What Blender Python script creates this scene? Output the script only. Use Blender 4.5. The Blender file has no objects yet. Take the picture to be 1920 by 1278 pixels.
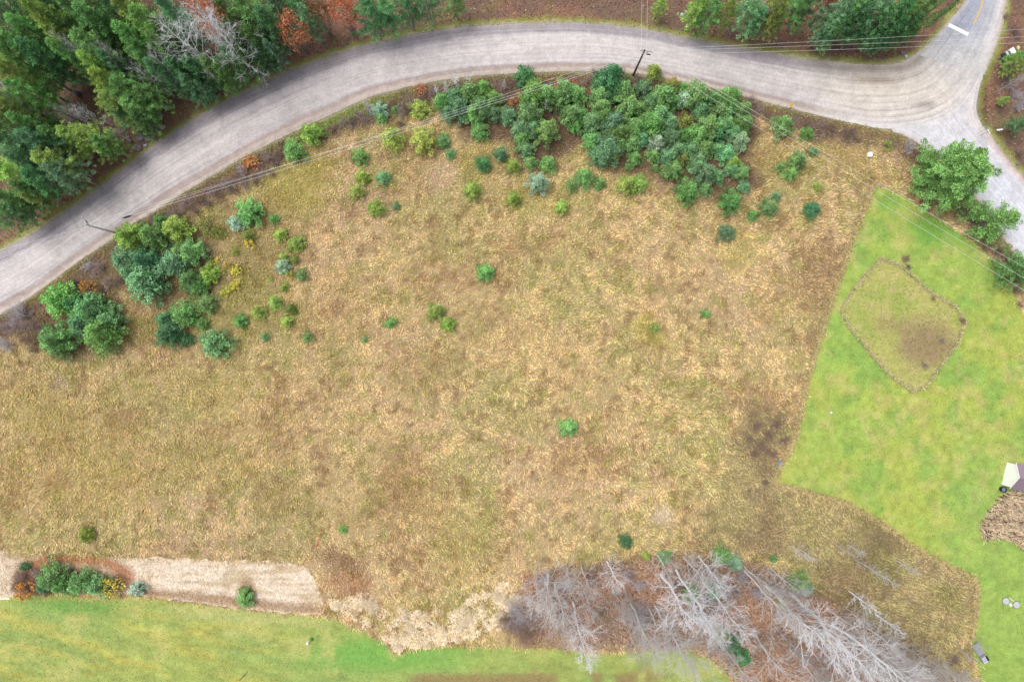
import bpy, math, random
import numpy as np
from mathutils import Vector, Matrix
from mathutils.geometry import delaunay_2d_cdt

random.seed(7)
RNG = np.random.default_rng(7)
S = bpy.context.scene
C = S.collection

# ------------------------------------------------------------------ camera, light, exposure
H = 107.0            # flying height of the camera (m)
PPM = 12.0           # photograph pixels per metre on the ground
cam_d = bpy.data.cameras.new('camera')
cam_d.sensor_width = 36.0
cam_d.lens = 36.0 * H / 160.0
cam_d.clip_end = 2000.0
cam = bpy.data.objects.new('camera', cam_d)
cam.location = (0, 0, H)
cam.rotation_euler = (0, 0, 0)
C.objects.link(cam)
S.camera = cam

SUN_EL, SUN_AZ = math.radians(64), math.radians(-62)   # light comes from the top of the picture
w = bpy.data.worlds.new('World')
S.world = w
w.use_nodes = True
nt = w.node_tree
nt.nodes.clear()
sky = nt.nodes.new('ShaderNodeTexSky')
sky.sky_type = 'NISHITA'
sky.sun_disc = False
sky.sun_elevation = SUN_EL
sky.sun_rotation = SUN_AZ
sky.dust_density = 3.0
hs = nt.nodes.new('ShaderNodeHueSaturation')
hs.inputs['Saturation'].default_value = 0.30          # overcast: the sky is nearly white
bg = nt.nodes.new('ShaderNodeBackground')
bg.inputs['Strength'].default_value = 0.12
wo = nt.nodes.new('ShaderNodeOutputWorld')
nt.links.new(sky.outputs[0], hs.inputs['Color'])
nt.links.new(hs.outputs[0], bg.inputs['Color'])
nt.links.new(bg.outputs[0], wo.inputs['Surface'])

sun_d = bpy.data.lights.new('sun', 'SUN')
sun_d.energy = 1.5
sun_d.angle = math.radians(34)
sun_d.color = (1.0, 0.96, 0.90)
sun = bpy.data.objects.new('sun', sun_d)
sdir = Vector((math.sin(SUN_AZ) * math.cos(SUN_EL), math.cos(SUN_AZ) * math.cos(SUN_EL), math.sin(SUN_EL)))
sun.rotation_euler = sdir.to_track_quat('Z', 'Y').to_euler()
sun.location = (0, 40, 60)
C.objects.link(sun)

S.view_settings.view_transform = 'Standard'
S.view_settings.look = 'None'
S.view_settings.exposure = 0.75
S.view_settings.gamma = 1.0
S.view_settings.use_curve_mapping = False
S.cycles.max_bounces = 6
S.cycles.diffuse_bounces = 3
S.cycles.transparent_max_bounces = 4

# ------------------------------------------------------------------ helpers
def W(px, py, h=0.0):
    """the point at height h that the photograph shows at pixel (px, py)"""
    s = (H - h) / H / PPM
    return ((px - 960.0) * s, (639.0 - py) * s)

def lin(c):
    c = np.asarray(c, float) / 255.0
    return np.where(c <= 0.04045, c / 12.92, ((c + 0.055) / 1.055) ** 2.4)

ALB = 0.78
def alb(*c):
    return lin(c) * ALB

_lat = np.random.default_rng(99).random((64, 256, 256))
def vnoise(x, y, seed):
    L = _lat[seed % 64]
    xi = np.floor(x).astype(int); yi = np.floor(y).astype(int)
    fx = x - xi; fy = y - yi
    fx = fx * fx * (3 - 2 * fx); fy = fy * fy * (3 - 2 * fy)
    a = L[xi & 255, yi & 255]; b = L[(xi + 1) & 255, yi & 255]
    c = L[xi & 255, (yi + 1) & 255]; d = L[(xi + 1) & 255, (yi + 1) & 255]
    return (a * (1 - fx) + b * fx) * (1 - fy) + (c * (1 - fx) + d * fx) * fy

def fbm(x, y, scale, seed, octv=4):
    x = np.asarray(x, float) / scale + 31.7 * seed; y = np.asarray(y, float) / scale + 17.3 * seed
    s = 0; a = 1; t = 0
    for i in range(octv):
        s = s + a * vnoise(x, y, seed + i); t += a
        a *= 0.55; x = x * 2.03 + 5.1; y = y * 2.03 + 9.7
    return s / t

def sstep(e0, e1, x):
    t = np.clip((x - e0) / (e1 - e0), 0, 1)
    return t * t * (3 - 2 * t)

def sd(poly, px, py):
    """signed distance in photo pixels, positive inside"""
    P = np.asarray(poly, float)
    n = len(P)
    d2 = np.full(px.shape, 1e18); ins = np.zeros(px.shape, bool)
    for i in range(n):
        x0, y0 = P[i]; x1, y1 = P[(i + 1) % n]
        ex, ey = x1 - x0, y1 - y0
        t = np.clip(((px - x0) * ex + (py - y0) * ey) / (ex * ex + ey * ey + 1e-9), 0, 1)
        d2 = np.minimum(d2, (px - x0 - t * ex) ** 2 + (py - y0 - t * ey) ** 2)
        if y0 != y1:
            c = ((y0 > py) != (y1 > py)) & (px < (x1 - x0) * (py - y0) / (y1 - y0) + x0)
            ins ^= c
    return np.where(ins, 1, -1) * np.sqrt(d2)

def mix(a, b, t):
    return a + (np.asarray(b) - a) * np.asarray(t)[..., None]

def mesh_np(name, V, F, mat=None, col=None, uv=None, smooth=False):
    V = np.asarray(V, np.float32); F = np.asarray(F, np.int32)
    k = F.shape[1]
    me = bpy.data.meshes.new(name)
    me.vertices.add(len(V)); me.vertices.foreach_set('co', V.ravel())
    me.loops.add(F.size); me.loops.foreach_set('vertex_index', F.ravel())
    me.polygons.add(len(F))
    me.polygons.foreach_set('loop_start', np.arange(0, F.size, k, dtype=np.int32))
    me.polygons.foreach_set('loop_total', np.full(len(F), k, np.int32))
    if smooth:
        me.polygons.foreach_set('use_smooth', np.ones(len(F), bool))
    me.update(calc_edges=True)
    if col is not None:
        col = np.asarray(col, np.float32)
        c4 = np.ones((len(V), 4), np.float32); c4[:, :3] = col
        at = me.color_attributes.new('col', 'FLOAT_COLOR', 'POINT')
        at.data.foreach_set('color', c4.ravel())
    if uv is not None:
        ul = me.uv_layers.new(name='UVMap')
        ul.data.foreach_set('uv', np.asarray(uv, np.float32)[F.ravel()].ravel())
    if mat:
        me.materials.append(mat)
    return me

def link(name, me, parent=None, loc=None, rot=None, scale=None):
    o = bpy.data.objects.new(name, me)
    C.objects.link(o)
    if parent: o.parent = parent
    if loc is not None: o.location = loc
    if rot is not None: o.rotation_euler = rot
    if scale is not None: o.scale = scale
    return o

def tag(o, label=None, cat=None, group=None, kind=None):
    if label: o['label'] = label
    if cat: o['category'] = cat
    if group: o['group'] = group
    if kind: o['kind'] = kind
    return o

class MB:
    """collects boxes, tubes and lathed shapes into one mesh"""
    def __init__(self): self.V = []; self.F = []
    def add(self, v, f):
        b = len(self.V); self.V += [tuple(p) for p in v]; self.F += [tuple(i + b for i in q) for q in f]
    def box(self, c, s, rz=0.0, M=None):
        x, y, z = [k / 2 for k in s]
        v = [Vector((sx * x, sy * y, sz * z)) for sz in (-1, 1) for sx, sy in ((-1, -1), (1, -1), (1, 1), (-1, 1))]
        R = M or Matrix.Rotation(rz, 3, 'Z')
        v = [R @ p + Vector(c) for p in v]
        self.add(v, [(3, 2, 1, 0), (4, 5, 6, 7), (0, 1, 5, 4), (1, 2, 6, 5), (2, 3, 7, 6), (3, 0, 4, 7)])
        return self
    def tube(self, pts, rad, n=6, cap=True):
        pts = [Vector(p) for p in pts]
        rad = rad if hasattr(rad, '__len__') else [rad] * len(pts)
        v = []
        for i, p in enumerate(pts):
            d = (pts[min(i + 1, len(pts) - 1)] - pts[max(i - 1, 0)]).normalized()
            a = d.cross(Vector((0.31, 0.95, 0.05)) if abs(d.y) < .9 else Vector((1, 0, 0))).normalized(); b = d.cross(a)
            v += [p + rad[i] * (math.cos(t) * a + math.sin(t) * b) for t in [2 * math.pi * k / n for k in range(n)]]
        f = []
        for i in range(len(pts) - 1):
            for k in range(n):
                f.append((i * n + k, i * n + (k + 1) % n, (i + 1) * n + (k + 1) % n, (i + 1) * n + k))
        if cap:
            f.append(tuple(range(n))[::-1]); f.append(tuple((len(pts) - 1) * n + k for k in range(n)))
        self.add(v, f); return self
    def lathe(self, prof, c=(0, 0, 0), n=16):
        v = [(c[0] + r * math.cos(2 * math.pi * k / n), c[1] + r * math.sin(2 * math.pi * k / n), c[2] + z) for r, z in prof for k in range(n)]
        f = [(i * n + k, i * n + (k + 1) % n, (i + 1) * n + (k + 1) % n, (i + 1) * n + k) for i in range(len(prof) - 1) for k in range(n)]
        f.append(tuple(range(n))[::-1]); f.append(tuple((len(prof) - 1) * n + k for k in range(n)))
        self.add(v, f); return self
    def build(self, name, mat, parent=None, loc=None, rz=None, smooth=False):
        me = bpy.data.meshes.new(name)
        me.from_pydata(self.V, [], self.F); me.update()
        me.materials.append(mat)
        if smooth:
            for p in me.polygons: p.use_smooth = True
        return link(name, me, parent, loc, (0, 0, rz) if rz is not None else None)

def empty(name, loc, rz=0.0):
    o = bpy.data.objects.new(name, None); o.empty_display_size = 0.3
    C.objects.link(o); o.location = loc; o.rotation_euler = (0, 0, rz)
    return o

# ------------------------------------------------------------------ materials
def new_mat(name):
    m = bpy.data.materials.new(name); m.use_nodes = True
    nt = m.node_tree; nt.nodes.clear()
    out = nt.nodes.new('ShaderNodeOutputMaterial')
    return m, nt, out

def plain(name, col, rough=0.7, noise=0.15, scale=6.0, metal=0.0, spec=0.3):
    m, nt, out = new_mat(name)
    b = nt.nodes.new('ShaderNodeBsdfPrincipled')
    b.inputs['Roughness'].default_value = rough; b.inputs['Metallic'].default_value = metal
    b.inputs['Specular IOR Level'].default_value = spec
    tc = nt.nodes.new('ShaderNodeTexCoord'); n = nt.nodes.new('ShaderNodeTexNoise')
    n.inputs['Scale'].default_value = scale; n.inputs['Detail'].default_value = 5
    nt.links.new(tc.outputs['Object'], n.inputs['Vector'])
    mr = nt.nodes.new('ShaderNodeMapRange')
    mr.inputs['From Min'].default_value = 0.25; mr.inputs['From Max'].default_value = 0.75
    mr.inputs['To Min'].default_value = 1 - noise; mr.inputs['To Max'].default_value = 1 + noise
    nt.links.new(n.outputs[0], mr.inputs['Value'])
    mx = nt.nodes.new('ShaderNodeVectorMath'); mx.operation = 'SCALE'
    mx.inputs[0].default_value = tuple(col)
    nt.links.new(mr.outputs[0], mx.inputs['Scale'])
    nt.links.new(mx.outputs[0], b.inputs['Base Color'])
    nt.links.new(b.outputs[0], out.inputs['Surface'])
    return m

def attr_ground(name, sc=(1.2, 5.0), amp=(0.18, 0.22), bump=0.4, rough=0.95, stretch=(1, 1, 1), rot=0.0, bdist=0.05):
    """vertex colour times two scales of noise, with bump"""
    m, nt, out = new_mat(name)
    L = nt.links.new
    b = nt.nodes.new('ShaderNodeBsdfPrincipled'); b.inputs['Roughness'].default_value = rough
    b.inputs['Specular IOR Level'].default_value = 0.1
    at = nt.nodes.new('ShaderNodeAttribute'); at.attribute_name = 'col'
    tc = nt.nodes.new('ShaderNodeTexCoord')
    mp = nt.nodes.new('ShaderNodeMapping'); mp.inputs['Scale'].default_value = stretch; mp.inputs['Rotation'].default_value = (0, 0, rot)
    L(tc.outputs['Object'], mp.inputs['Vector'])
    cur = at.outputs['Color']; hgt = None
    for s, a in zip(sc, amp):
        n = nt.nodes.new('ShaderNodeTexNoise'); n.inputs['Scale'].default_value = s
        n.inputs['Detail'].default_value = 4; n.inputs['Roughness'].default_value = 0.6
        L(mp.outputs[0], n.inputs['Vector'])
        mr = nt.nodes.new('ShaderNodeMapRange')
        mr.inputs['From Min'].default_value = 0.3; mr.inputs['From Max'].default_value = 0.7
        mr.inputs['To Min'].default_value = 1 - a; mr.inputs['To Max'].default_value = 1 + a
        L(n.outputs[0], mr.inputs['Value'])
        v = nt.nodes.new('ShaderNodeVectorMath'); v.operation = 'SCALE'
        L(cur, v.inputs[0]); L(mr.outputs[0], v.inputs['Scale'])
        cur = v.outputs[0]; hgt = n.outputs[0]
    L(cur, b.inputs['Base Color'])
    if bump:
        bp = nt.nodes.new('ShaderNodeBump'); bp.inputs['Strength'].default_value = bump; bp.inputs['Distance'].default_value = bdist
        L(hgt, bp.inputs['Height']); L(bp.outputs[0], b.inputs['Normal'])
    L(b.outputs[0], out.inputs['Surface'])
    return m

def attr_leaf(name, trans=0.25, objcol=False):
    m, nt, out = new_mat(name)
    L = nt.links.new
    at = nt.nodes.new('ShaderNodeAttribute'); at.attribute_name = 'col'
    cur = at.outputs['Color']
    if objcol:
        oi = nt.nodes.new('ShaderNodeObjectInfo')
        mm = nt.nodes.new('ShaderNodeVectorMath'); mm.operation = 'MULTIPLY'
        L(cur, mm.inputs[0]); L(oi.outputs['Color'], mm.inputs[1]); cur = mm.outputs[0]
    d = nt.nodes.new('ShaderNodeBsdfDiffuse'); L(cur, d.inputs['Color'])
    if trans > 0:
        t = nt.nodes.new('ShaderNodeBsdfTranslucent'); L(cur, t.inputs['Color'])
        ms = nt.nodes.new('ShaderNodeMixShader'); ms.inputs[0].default_value = trans
        L(d.outputs[0], ms.inputs[1]); L(t.outputs[0], ms.inputs[2]); L(ms.outputs[0], out.inputs['Surface'])
    else:
        L(d.outputs[0], out.inputs['Surface'])
    return m

def road_mat(name, streak=0.10, dark=0.17):
    m, nt, out = new_mat(name)
    L = nt.links.new
    b = nt.nodes.new('ShaderNodeBsdfPrincipled'); b.inputs['Roughness'].default_value = 0.9
    b.inputs['Specular IOR Level'].default_value = 0.15
    at = nt.nodes.new('ShaderNodeAttribute'); at.attribute_name = 'col'
    uv = nt.nodes.new('ShaderNodeUVMap'); uv.uv_map = 'UVMap'
    cur = at.outputs['Color']
    def layer(scale, frm, to, coords, detail=3):
        nonlocal cur
        mp = nt.nodes.new('ShaderNodeMapping'); mp.inputs['Scale'].default_value = scale
        L(coords, mp.inputs['Vector'])
        n = nt.nodes.new('ShaderNodeTexNoise'); n.inputs['Scale'].default_value = 1.0; n.inputs['Detail'].default_value = detail; n.inputs['Distortion'].default_value = 0.8
        L(mp.outputs[0], n.inputs['Vector'])
        mr = nt.nodes.new('ShaderNodeMapRange'); mr.interpolation_type = 'SMOOTHSTEP'
        mr.inputs['From Min'].default_value = frm[0]; mr.inputs['From Max'].default_value = frm[1]
        mr.inputs['To Min'].default_value = to[0]; mr.inputs['To Max'].default_value = to[1]
        L(n.outputs[0], mr.inputs['Value'])
        v = nt.nodes.new('ShaderNodeVectorMath'); v.operation = 'SCALE'
        L(cur, v.inputs[0]); L(mr.outputs[0], v.inputs['Scale']); cur = v.outputs[0]
        return n.outputs[0]
    tc = nt.nodes.new('ShaderNodeTexCoord')
    layer((0.035, 1.6, 1), (0.3, 0.7), (1 - streak, 1 + streak * .6), uv.outputs[0])
    layer((0.018, 2.9, 1), (0.56, 0.64), (1.0, 1 - dark * .7), uv.outputs[0], 2)
    layer((0.016, 5.2, 1), (0.60, 0.70), (1.0, 1 - dark * 1.1), uv.outputs[0], 1)
    layer((0.5, 0.5, 1), (0.3, 0.7), (0.95, 1.15), tc.outputs['Object'])
    layer((2.2, 2.2, 1), (0.3, 0.7), (0.93, 1.07), tc.outputs['Object'], 4)
    g = layer((5, 5, 1), (0.3, 0.7), (0.89, 1.10), tc.outputs['Object'], 4)
    L(cur, b.inputs['Base Color'])
    bp = nt.nodes.new('ShaderNodeBump'); bp.inputs['Strength'].default_value = 0.25; bp.inputs['Distance'].default_value = 0.03
    L(g, bp.inputs['Height']); L(bp.outputs[0], b.inputs['Normal'])
    L(b.outputs[0], out.inputs['Surface'])
    return m

M_ground = attr_ground('meadow_ground', (0.9, 4.0), (0.15, 0.25), 0.6)
M_lawn = attr_ground('mown_lawn', (1.1, 4.5), (0.12, 0.20), 0.6)
M_straw = attr_ground('straw_mulch', (1.2, 5.0), (0.14, 0.22), 0.6)
M_blade = attr_leaf('grass_blades', 0.12)
M_leaf = attr_leaf('foliage', 0.20, objcol=True)
M_road = road_mat('packed_gravel')
M_side = road_mat('pale_road', 0.07, 0.10)
M_asph = road_mat('asphalt', 0.10, 0.12)
M_bark = plain('pine_bark', alb(120, 105, 95), 0.95, 0.25, 3)
M_pale = attr_leaf('pale_bark', 0.0, objcol=True)
M_white = plain('white_paint', (0.84, 0.84, 0.85), 0.5, 0.04)
M_yellowpaint = plain('yellow_road_paint', alb(222, 180, 100), 0.7, 0.15)
M_whitepaint = plain('white_road_paint', (0.75, 0.75, 0.74), 0.7, 0.08, 3)
M_black = plain('black_plastic', (0.015, 0.015, 0.018), 0.5, 0.2)
M_wood = plain('grey_weathered_wood', alb(165, 165, 172), 0.9, 0.2, 8)
M_darkwood = plain('dark_pole_wood', alb(92, 82, 82), 0.9, 0.25, 4)
M_metal = plain('galvanised_metal', alb(190, 195, 200), 0.45, 0.08, 5, 0.3)
M_wire = plain('aluminium_wire', alb(228, 228, 232), 0.5, 0.05)
M_concrete = plain('pale_concrete', alb(186, 190, 194), 0.9, 0.10, 4)
M_rock = plain('grey_rock', alb(128, 122, 128), 0.95, 0.35, 1.6)
M_shingle = plain('brown_shingles', alb(150, 132, 142), 0.9, 0.18, 7)

# ------------------------------------------------------------------ outlines traced from the photograph
UP = [(-60, 497), (0, 470), (60, 437), (130, 391), (210, 332), (290, 271), (370, 219), (440, 180), (520, 142), (600, 111), (680, 86),
      (760, 67), (860, 51), (960, 44), (1060, 42), (1140, 46), (1200, 53), (1280, 69), (1360, 84), (1440, 99), (1520, 111), (1600, 120),
      (1660, 122), (1692, 116), (1720, 100), (1744, 80), (1764, 58)]
LO = [(-60, 618), (0, 590), (70, 548), (130, 503), (200, 455), (280, 402), (360, 352), (450, 299), (520, 262), (600, 225), (690, 184),
      (770, 162), (860, 146), (960, 138), (1060, 134), (1140, 134), (1200, 139), (1280, 154), (1360, 172), (1440, 193), (1520, 213), (1600, 231),
      (1670, 242), (1740, 232), (1795, 205), (1828, 165), (1850, 120)]
SL = [(1690, 165), (1685, 215), (1672, 244), (1692, 252), (1722, 269), (1746, 290), (1785, 325), (1832, 374), (1868, 428), (1905, 480), (1950, 545), (2020, 640)]
SR = [(1850, 118), (1838, 160), (1832, 185), (1831, 210), (1840, 232), (1855, 252), (1880, 285), (1905, 316), (1950, 368), (2000, 430), (2050, 500), (2130, 600)]
AL = [(1838, -70), (1812, 0), (1788, 30), (1764, 58), (1745, 82), (1725, 105)]
AR = [(1910, -70), (1888, 0), (1881, 40), (1870, 80), (1858, 108), (1846, 140)]
ROAD = UP + LO[::-1]
SIDE = SL + SR[::-1]
ASPH = AL + AR[::-1]
LAWN_R = [(1638, 350), (1662, 352), (1700, 372), (1740, 398), (1790, 430), (1840, 466), (1880, 505), (1905, 550), (1925, 605), (2080, 800), (2080, 1400),
          (1845, 1400), (1842, 1278), (1828, 1240), (1822, 1200), (1830, 1150), (1834, 1108), (1828, 1084), (1790, 1066), (1740, 1041), (1700, 1016),
          (1660, 984), (1590, 944), (1500, 918), (1452, 908), (1468, 868), (1482, 845), (1500, 790), (1518, 700), (1538, 635), (1562, 560), (1600, 450)]
LAWN_B = [(-130, 1115), (0, 1116), (100, 1114), (200, 1122), (250, 1118), (330, 1128), (440, 1140), (540, 1150), (610, 1155), (640, 1165), (690, 1186), (722, 1207), (738, 1226),
          (762, 1219), (820, 1211), (930, 1212), (1060, 1217), (1120, 1224), (1200, 1220), (1290, 1218), (1330, 1235), (1362, 1262), (1385, 1300), (1400, 1400), (-130, 1400)]
STRAW = [(-130, 1030), (0, 1031), (60, 1040), (200, 1043), (400, 1050), (548, 1055), (575, 1064), (590, 1085), (600, 1110), (606, 1147), (560, 1150), (440, 1138),
         (300, 1120), (240, 1112), (140, 1112), (60, 1112), (10, 1120), (-130, 1125)]
GARDEN = [(1652, 484), (1690, 500), (1740, 545), (1790, 575), (1810, 602), (1795, 640), (1760, 690), (1735, 725), (1708, 733), (1670, 705), (1630, 660), (1592, 615), (1575, 583), (1600, 540)]
WOOD_B = [(985, 1075), (1060, 1060), (1180, 1050), (1300, 1035), (1400, 1050), (1480, 1085), (1560, 1120), (1660, 1190), (1740, 1230), (1800, 1300), (1800, 1400),
          (1400, 1400), (1370, 1270), (1320, 1225), (1290, 1216), (1060, 1216), (985, 1205)]
ROUGH = [(1390, 760), (1450, 760), (1490, 800), (1460, 870), (1455, 905), (1590, 944), (1700, 1016), (1830, 1085), (1834, 1110), (1822, 1200), (1830, 1290), (1660, 1400), (1560, 1200), (1480, 1060), (1300, 1020), (1350, 900)]
GROVE = [(840, 150), (940, 135), (1080, 145), (1120, 120), (1230, 125), (1300, 160), (1400, 190), (1420, 240), (1405, 300), (1420, 340), (1380, 370), (1290, 370), (1240, 330), (1180, 325),
         (1120, 310), (1095, 270), (1060, 290), (1010, 320), (970, 310), (960, 260), (880, 260), (840, 215)]
GROVE_L = [(60, 560), (110, 540), (200, 440), (330, 405), (380, 450), (420, 520), (400, 560), (340, 570), (280, 560), (230, 540), (240, 620), (210, 660), (120, 670), (65, 640)]

# ------------------------------------------------------------------ ground colour
PATCH = [  # px, py, rx, ry, angle, colour, strength
    (1535, 520, 42, 75, 15, (138, 106, 84), .6), (1525, 650, 20, 30, 0, (150, 115, 92), .6), (1440, 820, 50, 48, 0, (142, 126, 92), .35),
    (1340, 625, 14, 14, 0, (140, 110, 95), .5), (1240, 970, 26, 24, 0, (212, 190, 160), .95), (700, 390, 40, 30, 0, (196, 166, 140), .7),
    (825, 335, 45, 30, 0, (208, 178, 150), .8), (640, 1050, 45, 28, 25, (134, 104, 84), .6), (655, 1095, 45, 25, 0, (160, 108, 82), .6), (240, 790, 45, 30, -20, (150, 118, 84), .5),
    (520, 735, 14, 28, 10, (140, 108, 72), .6), (110, 725, 28, 20, 0, (170, 150, 140), .5), (560, 335, 90, 70, -25, (170, 162, 84), .75),
    (900, 300, 60, 30, 0, (150, 140, 76), .6), (1000, 375, 70, 30, 0, (165, 158, 86), .5), (1220, 620, 40, 28, 30, (185, 174, 88), .6),
    (330, 730, 150, 50, 0, (172, 160, 96), .5), (150, 870, 190, 110, 0, (178, 158, 96), .5), (420, 850, 120, 80, 0, (176, 156, 100), .45),
    (1380, 470, 40, 40, 0, (190, 178, 104), .5), (1450, 560, 60, 50, 0, (176, 150, 106), .5), (1600, 310, 80, 40, 20, (172, 152, 96), .6),
    (470, 470, 70, 90, 20, (140, 132, 74), .6), (420, 590, 120, 60, 0, (146, 136, 78), .55), (280, 620, 50, 40, 0, (134, 128, 72), .6), (390, 420, 60, 40, 0, (146, 140, 82), .7),
    (800, 940, 60, 60, 0, (172, 146, 100), .4), (880, 1020, 80, 60, 0, (160, 148, 84), .4), (760, 880, 50, 70, 0, (164, 132, 96), .4),
    (1700, 900, 5, 5, 0, (0, 0, 0), 0), (100, 900, 30, 22, 0, (160, 128, 92), .5), (520, 940, 60, 50, 30, (150, 128, 84), .4), (790, 690, 70, 50, 0, (166, 132, 96), .4), (1085, 860, 60, 40, 0, (160, 130, 90), .35),
    (1660, 1070, 50, 30, 25, (166, 170, 86), .8), (1775, 1120, 44, 32, 30, (164, 168, 76), .85), (1715, 1180, 50, 50, 0, (118, 92, 72), .5), (1680, 1010, 60, 22, 30, (120, 96, 76), .5),
    (970, 640, 90, 60, 0, (205, 174, 132), .3), (620, 560, 90, 90, 0, (196, 162, 122), .35), (60, 760, 80, 60, 0, (184, 168, 106), .5), (1450, 300, 50, 60, 0, (160, 140, 86), .5),
]
def ground_col(px, py, full=True):
    px = np.asarray(px, float); py = np.asarray(py, float)
    wx = px + (fbm(px, py, 40, 3) - .5) * 50; wy = py + (fbm(px, py, 40, 8) - .5) * 50
    n1 = fbm(px, py, 190, 11); n2 = fbm(px, py, 70, 15); n3 = fbm(px, py, 36, 19); n4 = fbm(px, py, 110, 23); n5 = fbm(px, py, 14, 27, 3)
    c = np.broadcast_to(alb(194, 172, 128), px.shape + (3,)).copy()
    c = mix(c, alb(202, 174, 142), sstep(.42, .66, n1) * .75)
    c = mix(c, alb(168, 134, 102), sstep(.50, .72, n2) * .58)
    c = mix(c, alb(168, 162, 108), sstep(.48, .68, n4) * .55)
    c = mix(c, alb(214, 184, 140), sstep(.54, .74, n3) * .6)
    c = mix(c, alb(140, 112, 80), sstep(.52, .72, n5) * .6)
    n6 = fbm(px, py, 8, 29, 2)
    c = mix(c, alb(222, 196, 150), sstep(.52, .75, n6) * .5)
    c = mix(c, alb(150, 146, 82), sstep(.56, .74, fbm(px, py, 20, 33, 3)) * .5)
    for (qx, qy, rx, ry, an, col, st) in PATCH:
        if st == 0: continue
        a = math.radians(an); dx = wx - qx; dy = wy - qy
        u = (dx * math.cos(a) + dy * math.sin(a)) / rx; v = (-dx * math.sin(a) + dy * math.cos(a)) / ry
        c = mix(c, alb(*col), (st * .85 if st < .9 else 1.0) * (1 - sstep(.45, 1.35, np.sqrt(u * u + v * v))))
    if not full:
        return c
    # rough brushy strip, wood floor, and grove floors with under-crown shade painted in
    c = mix(c, mix(np.broadcast_to(alb(158, 146, 106), c.shape), alb(134, 120, 94), sstep(.4, .65, n2)), sstep(-14, 22, sd(ROUGH, wx, wy)) * .7)
    c = mix(c, mix(np.broadcast_to(alb(184, 146, 124), c.shape), alb(162, 138, 124), sstep(.4, .65, n3)), sstep(-12, 18, sd(WOOD_B, wx, wy)) * .95)
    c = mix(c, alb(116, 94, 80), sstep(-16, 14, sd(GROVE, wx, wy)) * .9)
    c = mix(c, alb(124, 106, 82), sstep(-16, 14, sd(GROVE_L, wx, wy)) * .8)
    # verges of the road
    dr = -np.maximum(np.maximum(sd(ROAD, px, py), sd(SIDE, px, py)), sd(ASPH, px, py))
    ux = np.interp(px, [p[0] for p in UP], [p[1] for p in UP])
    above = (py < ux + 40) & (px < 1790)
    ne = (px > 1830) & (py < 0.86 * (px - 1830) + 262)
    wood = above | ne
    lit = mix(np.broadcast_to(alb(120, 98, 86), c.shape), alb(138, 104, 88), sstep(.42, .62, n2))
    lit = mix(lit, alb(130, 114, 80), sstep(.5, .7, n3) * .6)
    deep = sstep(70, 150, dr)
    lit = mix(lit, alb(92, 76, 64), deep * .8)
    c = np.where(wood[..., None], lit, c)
    low = ~wood
    brush = mix(np.broadcast_to(alb(126, 106, 96), c.shape), alb(138, 118, 90), sstep(.4, .65, n3))
    wl = sstep(46, 22, dr + (n3 - .5) * 50) * low * np.where(px > 1560, .75, 1)
    c = mix(c, brush, wl)
    g = (alb(146, 152, 78))
    c = mix(c, g, sstep(15, 4, dr + (n5 - .5) * 14) * np.where(wood, .85, .35))
    c = mix(c, alb(136, 158, 82), sstep(24, 6, np.abs(dr - 12) + (n5 - .5) * 8) * np.exp(-((px - 640) / 90) ** 2) * low * .9)
    c = mix(c, alb(190, 176, 166), sstep(6, -2, dr + (n5 - .5) * 8) * .7)
    return c

def lawn_r_col(px, py):
    n1 = fbm(px, py, 120, 31); n2 = fbm(px, py, 45, 35); n3 = fbm(px, py, 22, 39)
    c = np.broadcast_to(alb(152, 174, 86), np.shape(px) + (3,)).copy()
    c = mix(c, alb(168, 175, 86), sstep(.45, .65, n1) * .7)
    c = mix(c, alb(124, 164, 82), sstep(.46, .68, n2) * .6)
    c = mix(c, alb(148, 174, 90), sstep(1700, 1880, px) * sstep(760, 900, py) * .7)
    c = mix(c, alb(200, 180, 124), sstep(.52, .70, n3) * .40 * sstep(1250, 700, py))
    c = mix(c, alb(180, 176, 96), sstep(1540, 1480, px + (py - 800) * .15) * .5)
    c = c * (1 + (fbm(px, py, 11, 37, 3) - .5) * .5)[..., None]
    d = np.hypot((px - 1760) / 90, (py - 430) / 40)
    c = mix(c, alb(106, 164, 70), (1 - sstep(.3, 1.1, d)) * .6)
    return c

def lawn_b_col(px, py):
    n1 = fbm(px, py, 110, 41); n2 = fbm(px, py, 40, 45)
    st = fbm(px * .12 + py * .02, (py - px * .2), 12, 49, 3)
    c = np.broadcast_to(alb(154, 166, 92), np.shape(px) + (3,)).copy()
    c = mix(c, alb(144, 164, 94), sstep(.45, .65, n1) * .8)
    c = mix(c, alb(178, 172, 92), sstep(.42, .62, st) * .7 * sstep(640, 420, px))
    c = c * (1 + (fbm(px * .25 + py * .05, py - px * .2, 7, 43, 3) - .5) * .6)[..., None]
    c = mix(c, alb(118, 168, 80), (1 - sstep(.3, 1.3, np.hypot((px - 720) / 190, (py - 1225) / 40))) * .85)
    c = mix(c, alb(192, 186, 116), sstep(.55, .72, n2) * .5)
    c = mix(c, alb(110, 158, 80), (1 - sstep(.3, 1.2, np.hypot((px - 150) / 110, (py - 1135) / 20))) * .7)
    c = mix(c, alb(190, 186, 124), (1 - sstep(.5, 1.0, np.abs(py - (1150 + (px - 400) * .06)) / 18)) * .5 * sstep(250, 400, px) * sstep(640, 580, px))
    c = mix(c, alb(146, 132, 88), sstep(1256, 1266, py + (n2 - .5) * 20) * sstep(750, 790, px) * sstep(1270, 1200, px) * sstep(.40, .5, fbm(px, py, 60, 52) + .1))
    return c

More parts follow.
